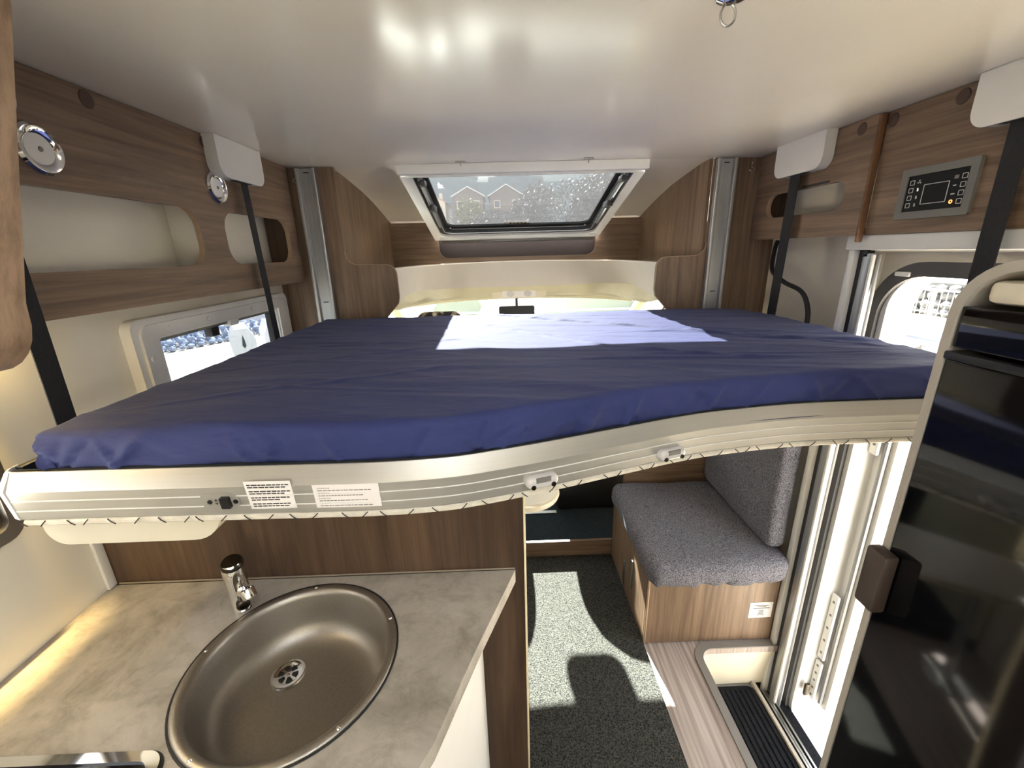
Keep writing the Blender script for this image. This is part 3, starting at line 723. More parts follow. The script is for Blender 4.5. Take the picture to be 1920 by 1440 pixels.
# partition boards beside the cab opening with the bed lift rails
def partition(sx, label, rlabel):
    c0 = 0.11
    f = lambda d: c0+sx*d                                  # distance from the middle of the vehicle
    out = [(f(1.078), 1.20), (f(1.078), 1.994), (f(0.786), 1.994), (f(0.786), 1.665)]
    out += [(f(0.736+0.05*math.cos(a)), 1.660-0.05*math.sin(a)) for a in [R(q) for q in range(15, 91, 15)]]
    out += [(f(0.62), 1.608)]
    out += [(f(0.615-0.042*math.sin(a)), 1.566+0.042*math.cos(a)) for a in [R(q) for q in range(0, 91, 15)]]
    out += [(f(0.571), 1.47), (f(0.578), 1.44), (f(0.66), 1.35), (f(0.70), 1.20)]
    if sx > 0: out = [(x if x < RW else RW-0.003, z) for x, z in out]
    p = thing('partition_board', (f(0.85), YP, 1.20), label, 'panel')
    obj('board', plate(out, [], 0.016, FY(YP)), ['wood_z'], p)
    edge = [Vector((x, YP+0.001, z)) for x, z in out[2:]]
    obj('edge_strip', tube(NB(), edge[1:-1], 0.0022, 6), 'wood_edge', p)
    obj('coat_hook', tube(NB(), smooth_path([(f(0.935), YP-0.001, 1.975), (f(0.935), YP-0.012, 1.972), (f(0.935), YP-0.013, 1.956), (f(0.948), YP-0.013, 1.948), (f(0.940), YP-0.013, 1.940), (f(0.925), YP-0.012, 1.946)], 4), 0.0028, 6), 'chrome', p)
    x0, x1 = sorted((f(0.792), f(0.872)))
    if sx < 0: x0, x1 = -0.825, -0.745
    else: x0, x1 = 0.899, 0.981
    r_ = thing('lift_rail', ((x0+x1)/2, YP-0.01, 1.24), rlabel, 'rail')
    pr = [(0, 0), (0, -0.022), (0.006, -0.024), (0.013, -0.022), (0.016, -0.008), (x1-x0-0.016, -0.008), (x1-x0-0.013, -0.022), (x1-x0-0.006, -0.024), (x1-x0, -0.022), (x1-x0, 0)]
    obj('rail_profile', plate([(x0+u, YP-0.0005+v) for u, v in pr], [], 0.755, ((0, 0, 1.235), (1, 0, 0), (0, 1, 0), (0, 0, 1))), 'anodised_rail', r_)
    for z in (1.975, 1.455):
        obj('rail_slot', B((x0+x1)/2-0.010, (x0+x1)/2+0.012, YP-0.0105, YP-0.0086, z-0.002, z+0.002), 'black_plastic', r_)
    for z in (1.84, 1.68):
        obj('rail_rivet', lathe(NB(), [(0, 0.002), (0.0035, 0.0015), (0.004, 0)], 10, along(((x0+x1)/2, YP-0.0086, z), (0, -1, 0))), 'metal_grey', r_)
partition(-1, 'wooden partition board with rounded tongue on the driver side of the cab opening', 'silver bed lift rail next to the long overhead locker')
partition(1, 'wooden partition board with rounded tongue on the door side of the cab opening', 'silver bed lift rail next to the slot locker and cable')
for x0, x1 in ((LW+0.002, -0.535), (0.83, RW-0.002)):
    pass

# ================================================================ THE DROP-DOWN BED
front_pts = [(-0.816, 0.637), (-0.69, 0.636), (-0.563, 0.634), (-0.44, 0.632), (-0.327, 0.630), (-0.228, 0.629), (-0.14, 0.634), (-0.065, 0.646), (0.074, 0.687), (0.234, 0.742), (0.368, 0.786), (0.461, 0.807), (0.611, 0.829), (0.76, 0.834), (0.899, 0.834), (1.02, 0.834), (1.058, 0.834)]
fp = [(p.x, p.y) for p in smooth_path([(x, y, 0) for x, y in front_pts], 6)]
def yfront(x):
    for (a, ya), (b_, yb) in zip(fp[:-1], fp[1:]):
        if a <= x <= b_: return ya+(yb-ya)*(x-a)/(b_-a)
    return fp[0][1] if x < fp[0][0] else fp[-1][1]
bed = thing('drop_down_bed', (0.12, 1.25, 1.225), 'wide drop-down bed frame with silver wavy front profile', 'bed')
ZT = 1.325
pf = obj('front_profile', sweep(NB(), fp, [(-0.002, ZT-0.004), (0.0, ZT), (0.003, ZT), (0.0175, 1.2985), (0.0185, 1.296), (0.0125, 1.2425), (0.010, 1.240), (-0.006, 1.240)], True), 'anodised', bed, smooth=25)
for z, o in ((1.2785, 0.0168), (1.2590, 0.0147)):
    obj('profile_line', sweep(NB(), fp, [(o-0.0003, z-0.0012), (o+0.0008, z-0.0006), (o+0.0009, z+0.0006), (o-0.0001, z+0.0012)], True), 'white_alu', pf)
obj('top_piping', sweep(NB(), fp, [(-0.006, ZT-0.004), (-0.006, ZT+0.0015), (-0.002, ZT+0.002), (-0.002, ZT-0.004)], True), 'dark_cloth', bed)
# quilted underside with rounded front edge
uq = obj('quilted_underside', sweep(NB(), fp, [(-0.005, 1.2395), (0.010, 1.2395), (0.013, 1.236), (0.0125, 1.231), (0.008, 1.227), (-0.005, 1.226)], True), 'quilt', bed)
under = [(x, y+0.004) for x, y in fp]+[(1.058, 1.86), (-0.816, 1.86)]
obj('bed_base', plate(under, [], 0.012, FZ(1.2275)), 'quilt', bed, smooth=0)
bm = NB(); acc = 0.0; nxt = 0.01; k = 0
for (a, b_) in zip(fp[:-1], fp[1:]):
    d = Vector((b_[0]-a[0], b_[1]-a[1])); L_ = d.length
    acc += L_
    if acc > nxt:
        nxt += 0.034+0.012*random.random(); k += 1
        t = d.normalized(); nn = Vector((t.y, -t.x))
        s = 0.0055*(1 if k % 2 else -1)
        p0 = Vector((a[0]+nn.x*0.0135-t.x*s, a[1]+nn.y*0.0135-t.y*s, 1.2395)); p1 = Vector((a[0]+nn.x*0.0133+t.x*s, a[1]+nn.y*0.0133+t.y*s, 1.229))
        tube(bm, [p0, p0.lerp(p1, 0.5)+Vector((nn.x*0.0012, nn.y*0.0012, 0)), p1], 0.0009, 5)
obj('quilt_stitching', bm, 'stitch_dark', uq)['kind'] = 'stuff'
# side and rear rails, corner cap
obj('side_rail', B(-0.832, -0.818, 0.655, 1.865, 1.240, ZT, bev=0.002), 'black_plastic', bed)
obj('side_rail', B(1.060, 1.072, 0.845, 1.865, 1.240, ZT, bev=0.002), 'black_plastic', bed)
obj('rear_rail', B(-0.81, 1.055, 1.862, 1.874, 1.240, ZT, bev=0.002), 'black_plastic', bed)
cap = [(-0.8165, 0.637), (-0.826, 0.640), (-0.833, 0.650), (-0.834, 0.665)]
obj('corner_cap', sweep(NB(), cap[::-1], [(-0.002, ZT-0.004), (0.0, ZT), (0.004, ZT-0.001), (0.0185, 1.297), (0.013, 1.241), (-0.004, 1.239)], True), 'white_alu', bed)
obj('motor_cover', plate(rr(-0.822, 1.170, -0.512, 1.2265, [0.035, 0.055, 0, 0], 8), [], 0.16, FY(0.652)), 'cream_plastic', bed)
# switch, stickers, LED lamps on the front profile
def face_frame(x):
    """point on the lower profile face at plan position x, plus tangent, outward normal"""
    y = yfront(x); e = 0.004
    t = Vector((2*e, yfront(x+e)-yfront(x-e), 0)).normalized(); n_ = Vector((t.y, -t.x, 0))
    return Vector((x, y, 0)), t, n_
def on_face(u0, z0, pts, thick, lift=0.0, holes=()):
    p, t, n_ = face_frame(u0)
    vv = Vector((0, 0, 1))-n_*(-0.006/0.0535); vv.normalize()
    w = t.cross(vv); w = w if w.dot(n_) > 0 else -w
    off = 0.0185-(1.296-z0)*0.006/0.0535+lift
    return plate(pts, holes, thick, (p+n_*off+Vector((0, 0, z0)), t, vv, w))
sw = obj('switch_plate', on_face(-0.465, 1.269, rr(-0.040, -0.016, 0.022, 0.016, [0.004, 0.016, 0.016, 0.004], 6), 0.0022), 'anodised', bed)
obj('rocker_switch', on_face(-0.465, 1.269, rr(-0.007, -0.0105, 0.008, 0.0105, 0.0015, 3), 0.006, 0.0022), 'black_plastic', sw)
for u in (-0.027, 0.0155):
    obj('socket_hole', on_face(-0.465, 1.269, rr(u-0.004, -0.004, u+0.004, 0.004, 0.004, 5), 0.0012, 0.0022), 'black_plastic', sw)
obj('arrow_mark', on_face(-0.465, 1.269, [(-0.0195, 0.0015), (-0.0135, 0.0015), (-0.0165, 0.006)], 0.0005, 0.0022), 'print_dark', sw, smooth=0)
obj('arrow_mark', on_face(-0.465, 1.269, [(-0.0195, -0.0015), (-0.0165, -0.006), (-0.0135, -0.0015)], 0.0005, 0.0022), 'print_dark', sw, smooth=0)
s1 = tag(obj('warning_sticker', on_face(-0.391, 1.2785, rr(-0.038, -0.027, 0.038, 0.028), 0.0006), 'paper', smooth=0), 'white notice with bold dark print beside the rocker switch', 'sticker')
s2 = tag(obj('caution_sticker', on_face(-0.266, 1.2735, rr(-0.054, -0.023, 0.054, 0.023), 0.0006), 'paper', smooth=0), 'wide white notice with fine print on the bed profile', 'sticker')
for i in range(4):
    for j in range(2):
        v = 0.0205-i*0.0125-j*0.0045; u = -0.034+i*0.0005; end = (0.034 if j == 0 else 0.034-0.006*(i % 3)-0.004)
        bm = None; w = 0
        while u < end-0.004:
            l_ = min(0.004+0.006*random.random(), end-u)
            q = on_face(-0.391, 1.2785, rr(u, v-0.0011, u+l_, v+0.0011), 0.0003, 0.0006)
            if bm is None: bm = q
            else: merge(bm, q)
            u += l_+0.0013
        obj('print_line', bm, 'print_dark', s1, smooth=0)
heads = ['ATTENZIONE', 'ATTENTION', 'ATTENTION', 'ACHTUNG']
p, t, n_ = face_frame(-0.266)
for i, hname in enumerate(heads):
    v = 0.0150-i*0.0102
    off = 0.0185-(1.296-1.2735)*0.006/0.0535+0.0009
    vv = (Vector((0, 0, 1))+n_*(0.006/0.0535)).normalized()
    text('heading', hname, 0.0034, 'print_dark', s2, p+n_*off+Vector((0, 0, 1.2735))+t*(-0.047)+vv*v, t, vv)
    u = -0.047; bm = None; end = 0.047-0.007*((i*2) % 3)-0.004
    while u < end-0.003:
        l_ = min(0.003+0.005*random.random(), end-u)
        q = on_face(-0.266, 1.2735, rr(u, v-0.0042, u+l_, v-0.0028), 0.0003, 0.0006)
        if bm is None: bm = q
        else: merge(bm, q)
        u += l_+0.0012
    obj('print_line', bm, 'print_mid', s2, smooth=0)
def led(x, z, label):
    p, t, n_ = face_frame(x)
    l = thing('led_lamp', p+n_*0.017+Vector((0, 0, z)), label, 'lamp', 'pill-shaped lamps on the bed profile')
    mt = Matrix((( t.x, 0, n_.x, 0), (t.y, 0, n_.y, 0), (0, 1, 0, 0), (0, 0, 0, 1)))
    t4 = Matrix.Translation(p+n_*(0.0155)+Vector((0, 0, z))) @ mt
    bm = NB(); tmp = bmesh.new()
    rows = []
    for s, h in ((1.0, 0.0), (1.0, 0.006), (0.94, 0.011), (0.80, 0.0145), (0.6, 0.016)):
        rows.append([(max(-1, min(1, 0))*0, 0, 0)])
    prev = None
    o = rr(-0.031, -0.0125, 0.031, 0.0125, 0.0125, 8)
    rings = []
    for inset, h in ((0, 0), (0, 0.006), (0.0012, 0.010), (0.004, 0.0135), (0.007, 0.0148)):
        q = rr(-0.031+inset, -0.0125+inset, 0.031-inset, 0.0125-inset, 0.0125-inset, 8)
        rings.append([tmp.verts.new((a, b_, h)) for a, b_ in q])
    for a, b_ in zip(rings[:-1], rings[1:]):
        for i in range(len(a)): tmp.faces.new((a[i], a[(i+1) % len(a)], b_[(i+1) % len(a)], b_[i]))
    tmp.faces.new(rings[-1]); tmp.faces.new(rings[0][::-1])
    merge(bm, tmp, t4)
    obj('lamp_body', bm, 'lamp_grey', l, smooth=60)
    bm = NB(); tmp = bmesh.new(); box(tmp, -0.014, 0.014, 0.0015, 0.0105, 0.0128, 0.0154); merge(bm, tmp, t4)
    obj('lamp_lens', bm, 'lens_grey', l)
    for u in (-0.019, 0.019):
        bm = NB(); lathe(bm, [(0, 0.0152), (0.0022, 0.0152), (0.0024, 0.0165), (0.0044, 0.0165), (0.0046, 0.012)], 16, t4 @ Matrix.Translation((u, -0.0055, 0)))
        obj('screw_socket', bm, 'steel_dark', l)
led(0.052, 1.261, 'pill-shaped grey lamp on the bed profile right above the worktop panel edge')
led(0.318, 1.258, 'pill-shaped grey lamp on the bed profile above the grey bench')

# mattress with blue sheet
MX0, MX1, MY1, MZ = -0.772, 1.045, 1.848, 1.392
def myf(x): return yfront(x)+0.012
def mattress():
    rad = 0.016; drop = 0.075
    def edge(n_side=8, n_round=5):
        e = [(-1.0, 0.0, -drop*(1-i/n_side)-0.0) for i in range(n_side)]
        return e
    NX, NY = 300, 200
    a = []                                    # (kind, x-fraction, inset, drop)
    side = [(0.0, drop*(1-i/9)+rad) for i in range(9)]
    rnd = [(rad*(1-math.cos(t)), rad*(1-math.sin(t))) for t in [R(q) for q in (0, 18, 36, 54, 72, 90)]]
    lead = side+rnd                           # (inset, drop) from the hem to the top
    cols = [('L', i, d) for i, d in lead]+[('T', k/NX, 0) for k in range(1, NX)]+[('R', i, d) for i, d in lead[::-1]]
    rws = [('F', i, d) for i, d in lead]+[('T', k/NY, 0) for k in range(1, NY)]+[('B', i, d) for i, d in lead[::-1]]
    creases = [((-0.05, 1.84), (0.75, 1.22), 0.0042, 0.013), ((0.75, 1.22), (1.0, 1.12), 0.004, 0.012), ((-0.10, 1.62), (0.30, 1.14), 0.002, 0.012), ((0.30, 1.14), (0.62, 0.98), 0.0026, 0.010),
               ((-0.70, 0.74), (-0.10, 1.0), 0.0016, 0.010), ((0.10, 1.02), (0.7, 0.98), 0.0022, 0.010), ((0.35, 1.06), (0.98, 0.98), 0.0024, 0.012), ((-0.6, 1.28), (-0.1, 1.3), 0.0018, 0.006),
               ((0.72, 1.30), (1.0, 1.02), 0.0020, 0.010), ((-0.55, 0.86), (-0.15, 0.80), 0.0020, 0.010), ((0.3, 1.36), (0.9, 1.30), 0.0018, 0.010), ((-0.75, 1.0), (-0.2, 1.2), 0.0014, 0.008)]
    rf = random.Random(4); folds = []
    for k in range(46):
        folds.append((rf.uniform(MX0, MX1), rf.choice((-1, 1))*rf.uniform(0.3, 1.6), rf.uniform(0.003, 0.0095)*rf.choice((1, 1, -0.8)), rf.uniform(0.004, 0.012)))
    bm = NB(); rows = []
    for rk, ri, rd in rws:
        row = []
        for ck, ci, cd in cols:
            x = MX0+ci if ck == 'L' else MX1-ci if ck == 'R' else MX0+rad+(MX1-MX0-2*rad)*ci
            y0 = myf(x)
            y = y0+ri if rk == 'F' else MY1-ri if rk == 'B' else y0+rad+(MY1-y0-2*rad)*ri
            dz = max(cd if ck != 'T' else 0, rd if rk != 'T' else 0)
            z = MZ-dz
            p = Vector((x, y, z))
            # soft sag and wrinkles
            n1 = noise.noise(Vector((x*2.2, y*9.0+x*1.5, 3.1)))
            n2 = noise.noise(Vector((x*5.0, y*26.0+x*7.0, 7.7)))
            n3 = noise.noise(Vector((x*3, y*3, 1.0)))
            top_w = 1.0 if dz < 0.004 else max(0.0, 1-(dz-0.004)/0.02)
            n4 = 1-abs(noise.noise(Vector((x*1.6-y*0.6, y*11.0+x*2.4, 21.0))))
            p.z += top_w*(0.0028*n1+0.0022*max(0, n2)+0.004*n3-0.004+0.0030*max(0, n4-0.72)/0.28)
            for (ax, ay), (bx, by), h, w in creases:
                dx, dy = bx-ax, by-ay; L2 = dx*dx+dy*dy
                t = ((x-ax)*dx+(y-ay)*dy)/L2
                if -0.05 < t < 1.05:
                    px_, py_ = ax+dx*t, ay+dy*t; dd = math.hypot(x-px_, y-py_)
                    wob = 0.006*noise.noise(Vector((t*5, ax*9, 0)))
                    fall = min(1, max(0, (t+0.05)/0.15))*min(1, max(0, (1.05-t)/0.15))
                    p.z += top_w*1.7*h*fall*math.exp(-((dd+wob)/(0.75*w))**2)
            if dz > 0.002:
                fold = 0.0
                for fx, sl_, hh, ww in folds:
                    q_ = (x-fx-sl_*(drop+rad-dz))/ww
                    if -3 < q_ < 3: fold += hh*math.exp(-q_*q_)*(1-0.6*abs(dz-0.05)/0.06)
                sw_ = min(1, dz/0.03)
                f1 = noise.noise(Vector((x*7+dz*26, y*7, dz*9)))+0.9*(max(0, 1-abs(noise.noise(Vector((x*6.5-dz*34, y*6, 9.0))))*2.6)-0.35)
                f2 = noise.noise(Vector((x*22-dz*40, y*22, dz*10+5)))
                bulge = 0.007*math.sin(math.pi*min(1, dz/(drop+rad)))
                am = sw_*(0.0055*f1+0.0030*f2+fold)+bulge*sw_-0.003*sw_
                if rk == 'F': p.y -= max(-0.010, am)
                elif rk == 'B': p.y += max(-0.01, am*0.5)-0.003
                if ck == 'L': p.x += 0.16*max(0, dz-0.01)-max(-0.004, am*0.25)
                elif ck == 'R': p.x += max(-0.008, am*0.6)-0.004
            row.append(p)
        rows.append(row)
    grid(bm, rows)
    hem = [bm.verts.new((x, y, MZ-drop-rad)) for x, y in ((MX0+0.01, myf(MX0)+0.01), (MX1-0.01, myf(MX1)+0.01), (MX1-0.01, MY1-0.01), (MX0+0.01, MY1-0.01))]
    bm.faces.new(hem)
    return bm
tag(obj('mattress', mattress(), 'blue_sheet', smooth=60), 'large mattress in a creased navy blue fitted sheet on the drop-down bed', 'mattress')

# lift straps and their covers
def strap(x, y0, y1, ztop, zbot, label, y2=None):
    y2 = 0 if y2 is None else y2
    bm = NB()
    rows = [[(x, y0+y2*t, ztop+(zbot-ztop)*t), (x, y1+y2*t, ztop+(zbot-ztop)*t)] for t in [k/10 for k in range(11)]]
    sheet(bm, rows, (0.002, 0, 0))
    tag(obj('lift_strap', bm, 'webbing', smooth=0), label, 'strap', 'bed lift straps')
strap(-0.828, 0.750, 0.788, 1.90, 1.327, 'wide black lift strap beside the kitchen overhead locker', -0.015)
strap(-0.826, 1.497, 1.532, 1.89, 1.327, 'black lift strap crossing the long locker and side window', 0.022)
strap(1.056, 1.608, 1.660, 1.90, 1.327, 'black lift strap hanging past the slot locker', 0.016)
strap(1.078, 0.940, 0.986, 1.90, 1.327, 'wide black lift strap beside the control panel', -0.01)
def cover(sx, xw, y0, y1, z0, label):
    c = thing('strap_cover', (xw+sx*0.035, (y0+y1)/2, z0), label, 'cover', 'white strap covers under the ceiling')
    bm = plate(rr(y0, z0, y1, 1.994, [0.038, 0.038, 0, 0], 8), [], sx*0.036, FX(xw+sx*0.0005))
    es = [e for e in bm.edges if all(abs(v.co.x-(xw+sx*0.0585)) < 1e-4 for v in e.verts) and min(v.co.z for v in e.verts) < 1.99]
    es = [e for e in es if len([f for f in e.link_faces if abs(f.normal.x) < 0.5]) == 1]
    bm.normal_update()
    es = [e for e in bm.edges if all(abs(v.co.x-(xw+sx*0.0585)) < 1e-4 for v in e.verts) and len(e.link_faces) == 2 and e.calc_face_angle(0) > 0.5]
    bmesh.ops.bevel(bm, geom=es, offset=0.010, segments=3, affect='EDGES')
    obj('cover_shell', bm, 'white_plastic', c)
    obj('strap_slot', B(xw+sx*0.012, xw+sx*0.032, (y0+y1)/2-0.045, (y0+y1)/2+0.045, z0-0.0012, z0-0.0002), 'black_rubber', c)
cover(1, -0.85, 1.385, 1.628, 1.882, 'white strap cover beside the round spot lamp')
cover(1, -0.85, 0.62, 0.846, 1.882, 'white strap cover half hidden by the kitchen overhead locker')
cover(-1, 1.08, 1.492, 1.745, 1.882, 'white strap cover above the slot locker opening')
cover(-1, 1.10, 0.85, 1.062, 1.882, 'white strap cover above the control panel')

# ceiling catches
def catch(x, y, label):
    t = thing('ceiling_catch', (x, y, CEIL-0.012), label, 'catch', 'small metal ceiling catches')
    obj('catch_plate', B(x-0.020, x+0.020, y-0.005, y+0.005, CEIL-0.004, CEIL-0.0005, bev=0.001), 'metal_grey', t)
    obj('catch_pin', tube(NB(), [(x, y, CEIL-0.004), (x, y, CEIL-0.010), (x, y+0.012, CEIL-0.014)], 0.002, 6), 'metal_grey', t)
catch(-0.152, 1.864, 'small metal catch above the driver end of the roof light')
catch(0.359, 1.861, 'small metal catch above the door end of the roof light')
t = thing('ring_hook', (0.346, 0.75, CEIL-0.04), 'chrome ring hook screwed to the ceiling', 'hook')
obj('hook_plate', lathe(NB(), [(0.022, 0), (0.022, 0.004), (0.012, 0.008), (0, 0.009)], 20, along((0.346, 0.742, CEIL-0.0003), (0, 0, -1))), 'chrome', t)
obj('hook_ring', tube(NB(), [(0.346+0.011*math.sin(a), 0.752, CEIL-0.020+0.014*math.cos(a)) for a in [2*math.pi*k/18 for k in range(19)]], 0.0018, 6), 'metal_grey', t)
# black cable
tag(obj('cable', tube(NB(), smooth_path([(1.18, 1.874, 1.662), (1.165, 1.862, 1.62), (1.13, 1.80, 1.545), (1.12, 1.70, 1.505), (1.12, 1.585, 1.475), (1.12, 1.535, 1.41), (1.12, 1.530, 1.33)], 6), 0.0085, 8), 'black_rubber', smooth=60), 'black cable hanging below the slot locker', 'cable')

# ================================================================ KITCHEN
# worktop
wt = [(LW+0.001, -0.35), (-0.42, -0.35), (-0.30, 0.10), (-0.215, 0.33), (-0.18, 0.40), (-0.151, 0.443), (-0.135, 0.472), (-0.108, 0.548), (-0.074, 0.643), (0.009, 0.8545), (LW+0.001, 0.8545)]
SC, SR = (-0.430, 0.632), 0.195
sink_hole = [(SC[0]+0.183*math.cos(2*math.pi*k/56), SC[1]+0.183*math.sin(2*math.pi*k/56)) for k in range(56)]
tag(obj('worktop', plate(wt, [sink_hole], 0.036, FZ(0.864)), 'worktop', smooth=30), 'grey concrete-look kitchen worktop around the round sink', 'worktop')
# cabinet below
kc = thing('kitchen_cabinet', (-0.5, 0.3, 0.0), 'white kitchen cabinet under the worktop', 'cabinet')
kp = [(LW+0.003, -0.34), (-0.46, -0.34), (-0.33, 0.12), (-0.25, 0.34), (-0.21, 0.45), (-0.15, 0.60), (-0.083, 0.856), (LW+0.003, 0.856)]
kb = NB()
for i in range(len(kp)):
    j = (i+1) % len(kp)
obj('cabinet_body', plate(kp, [[(SC[0]+0.19*math.cos(2*math.pi*k/24), SC[1]+0.19*math.sin(2*math.pi*k/24)) for k in range(24)]], 0.80, FZ(0.062)), 'white_plastic_matt', kc)
obj('plinth', plate([(x-0.03 if x > -0.9 else x, y) for x, y in kp], [], 0.061, FZ(0.0005)), 'panel_grey', kc)
# tall wooden panel behind the worktop
wp = thing('backsplash_panel', (-0.45, 0.866, 0.0), 'dark brown wooden panel rising behind the sink worktop', 'panel')
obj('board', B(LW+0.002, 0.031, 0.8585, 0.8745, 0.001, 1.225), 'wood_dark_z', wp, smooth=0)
obj('edge_strip', B(0.0312, 0.0365, 0.8580, 0.8750, 0.001, 1.225, bev=0.001), 'sunlit_edge', wp)  # real edge band with sunlight put into its colour
obj('seal_strip', tube(NB(), [(-0.955, 0.8562, 0.9035), (0.008, 0.8562, 0.9035)], 0.0022, 6), 'fridge_inner', wp)
tag(obj('corner_trim', B(LW+0.001, LW+0.010, 0.836, 0.8575, 0.902, 1.20, bev=0.002), 'white_plastic_matt'), 'white corner strip where the cream wall meets the brown panel', 'trim')
# sink
sk = thing('sink', (SC[0], SC[1], 0.76), 'round brushed steel sink set in the worktop', 'sink')
T0 = Matrix.Translation((SC[0], SC[1], 0.9))
obj('bowl', lathe(NB(), [(0.181, 0.0035), (0.1765, 0.001), (0.1735, -0.008), (0.169, -0.035), (0.163, -0.068), (0.152, -0.088), (0.134, -0.101), (0.10, -0.1065), (0.05, -0.1085), (0, -0.109)], 72, T0), 'sink_steel', sk, smooth=50)
obj('rim', lathe(NB(), [(0.195, 0.0005), (0.1945, 0.0025), (0.192, 0.0045), (0.184, 0.0050), (0.1805, 0.0035)], 72, T0), 'sink_steel', sk, smooth=50)
obj('rim_seal', lathe(NB(), [(0.1952, 0.0001), (0.1985, 0.0001), (0.1985, 0.0018), (0.1952, 0.0022)], 72, T0), 'black_rubber', sk)
DC = (-0.488, 0.690)
TD = Matrix.Translation((DC[0], DC[1], 0.7925))
dr = obj('drain', lathe(NB(), [(0.036, 0.0), (0.034, 0.003), (0.027, 0.003), (0.0245, 0.0016), (0, 0.0012)], 32, TD), 'chrome', sk)
for k in range(6):
    a = 2*math.pi*k/6
    bm = NB(); pts = [(DC[0]+r_*math.cos(a+q), DC[1]+r_*math.sin(a+q)) for r_, q in ((0.009, -0.28), (0.0195, -0.34), (0.0205, 0), (0.0195, 0.34), (0.009, 0.28))]
    plate(pts, [], 0.0008, FZ(0.7943), bm)
    obj('drain_hole', bm, 'black_plastic', dr, smooth=0)
obj('drain_screw', lathe(NB(), [(0, 0.003), (0.003, 0.0025), (0.004, 0)], 12, TD @ Matrix.Translation((0, 0, 0.0012))), 'chrome', dr)
for k in range(5):
    a = R(100+72*k)
    obj('rim_screw', lathe(NB(), [(0, 0.0022), (0.003, 0.0018), (0.004, 0)], 12, T0 @ Matrix.Translation((0.1875*math.cos(a), 0.1875*math.sin(a), 0.0048))), 'chrome', sk)
# tap
tp = thing('tap', (-0.603, 0.772, 0.9), 'small chrome tap with a stub spout beside the sink', 'tap')
M4 = along((-0.608, 0.772, 0.9), (-0.03, 0.04, 1))
obj('tap_body', lathe(NB(), [(0.0225, 0), (0.0225, 0.003), (0.0205, 0.006), (0.0205, 0.068), (0.0222, 0.070), (0.0225, 0.112), (0.0205, 0.118)], 32, M4), 'chrome', tp)
obj('spout', tube(NB(), [(-0.604, 0.770, 0.945), (-0.590, 0.759, 0.953), (-0.575, 0.749, 0.960)], 0.0115, 16), 'chrome', tp)
obj('lever', lathe(NB(), [(0, 0.010), (0.019, 0.009), (0.0225, 0.004), (0.0225, 0.0)], 28, along((-0.6105, 0.7755, 1.013), (0.18, -0.35, 1))), 'steel_dark', tp)
obj('spout_nozzle', lathe(NB(), [(0.0135, 0), (0.0145, 0.004), (0.0145, 0.018), (0.012, 0.021), (0.009, 0.021), (0.008, 0.014), (0, 0.014)], 24, along((-0.572, 0.747, 0.971), (0.35, -0.25, -0.75))), 'chrome', tp)
obj('spout_socket', lathe(NB(), [(0.013, 0), (0.013, 0.012), (0.009, 0.014), (0.008, 0.006), (0, 0.006)], 24, along((-0.597, 0.759, 0.926), (0.6, -0.75, -0.1))), 'steel_dark', tp)
# hob
hb = thing('hob', (-0.72, 0.25, 0.9), 'black glass hob with chrome rim at the edge of the worktop', 'hob')
obj('rim', plate(rr(-0.93, 0.02, -0.553, 0.478, 0.03, 8), [rr(-0.915, 0.035, -0.568, 0.463, 0.022, 8)], 0.008, FZ(0.9005)), 'chrome', hb)
obj('glass', plate(rr(-0.917, 0.033, -0.566, 0.465, 0.022, 8), [], 0.004, FZ(0.9008)), 'black_glossy', hb, smooth=0)
obj('rim_seal', plate(rr(-0.934, 0.016, -0.549, 0.482, 0.034, 8), [rr(-0.93, 0.02, -0.553, 0.478, 0.03, 8)], 0.0015, FZ(0.9003)), 'black_rubber', hb)
# kitchen window frame corner at the left edge
kw = sthing('window_7', (LW, 0.45, 1.15)); kw['label'] = 'grey framed kitchen window corner beside the bed end'
struct('window_frame', plate(rr(0.10, 1.148, 0.732, 1.50, 0.035, 6), [rr(0.13, 1.172, 0.708, 1.47, 0.02, 6)], 0.02, FX(LW+0.0005)), 'metal_grey', kw)
struct('window_surround', plate(rr(0.112, 1.158, 0.722, 1.49, 0.03, 6), [rr(0.14, 1.182, 0.698, 1.46, 0.02, 6)], 0.008, FX(LW+0.0005)), 'dark_brown_plastic', kw)
struct('window_pane', plate(rr(0.12, 1.165, 0.715, 1.48, 0.02, 6), [], 0.005, FX(LW-0.024)), 'pane_acrylic', kw, smooth=0)
struct('window_bar', B(LW+0.008, LW+0.018, 0.14, 0.69, 1.185, 1.20), 'metal_grey', kw)
# LED strip under the long locker that throws the warm band on the worktop
ls = thing('led_strip', (-0.945, 0.55, 1.545), 'slim warm light strip under the long overhead locker', 'lamp')
obj('strip_housing', B(-0.957, -0.935, 0.32, 0.80, 1.5415, 1.5495), 'white_alu', ls)
obj('strip_lens', B(-0.955, -0.937, 0.325, 0.795, 1.5395, 1.5413), 'led_warm', ls)
la = bpy.data.lights.new('strip_light', 'AREA'); la.shape = 'RECTANGLE'; la.size = 0.012; la.size_y = 0.42; la.energy = 0.05; la.color = (1.0, 0.70, 0.28); la.spread = R(16)
lo_ = bpy.data.objects.new('strip_light', la); C.objects.link(lo_); lo_.parent = ls; lo_.location = (0.0, 0.0, -0.012); lo_.rotation_euler = (0, R(1), 0)

# unseen white bed shape, added behind the camera to bounce light upward
rb_ = thing('bounce_bed', (0.115, -1.85, 0.0), 'unseen white bed-shaped reflector added behind the camera', 'bed')
obj('bounce_box', B(LW+0.005, RW-0.005, -2.295, -1.36, 0.002, 0.60), 'wood_x', rb_, smooth=0)
obj('bounce_cover', B(LW+0.006, RW-0.006, -2.29, -1.35, 0.601, 0.75, bev=0.03), 'white_plastic_matt', rb_)

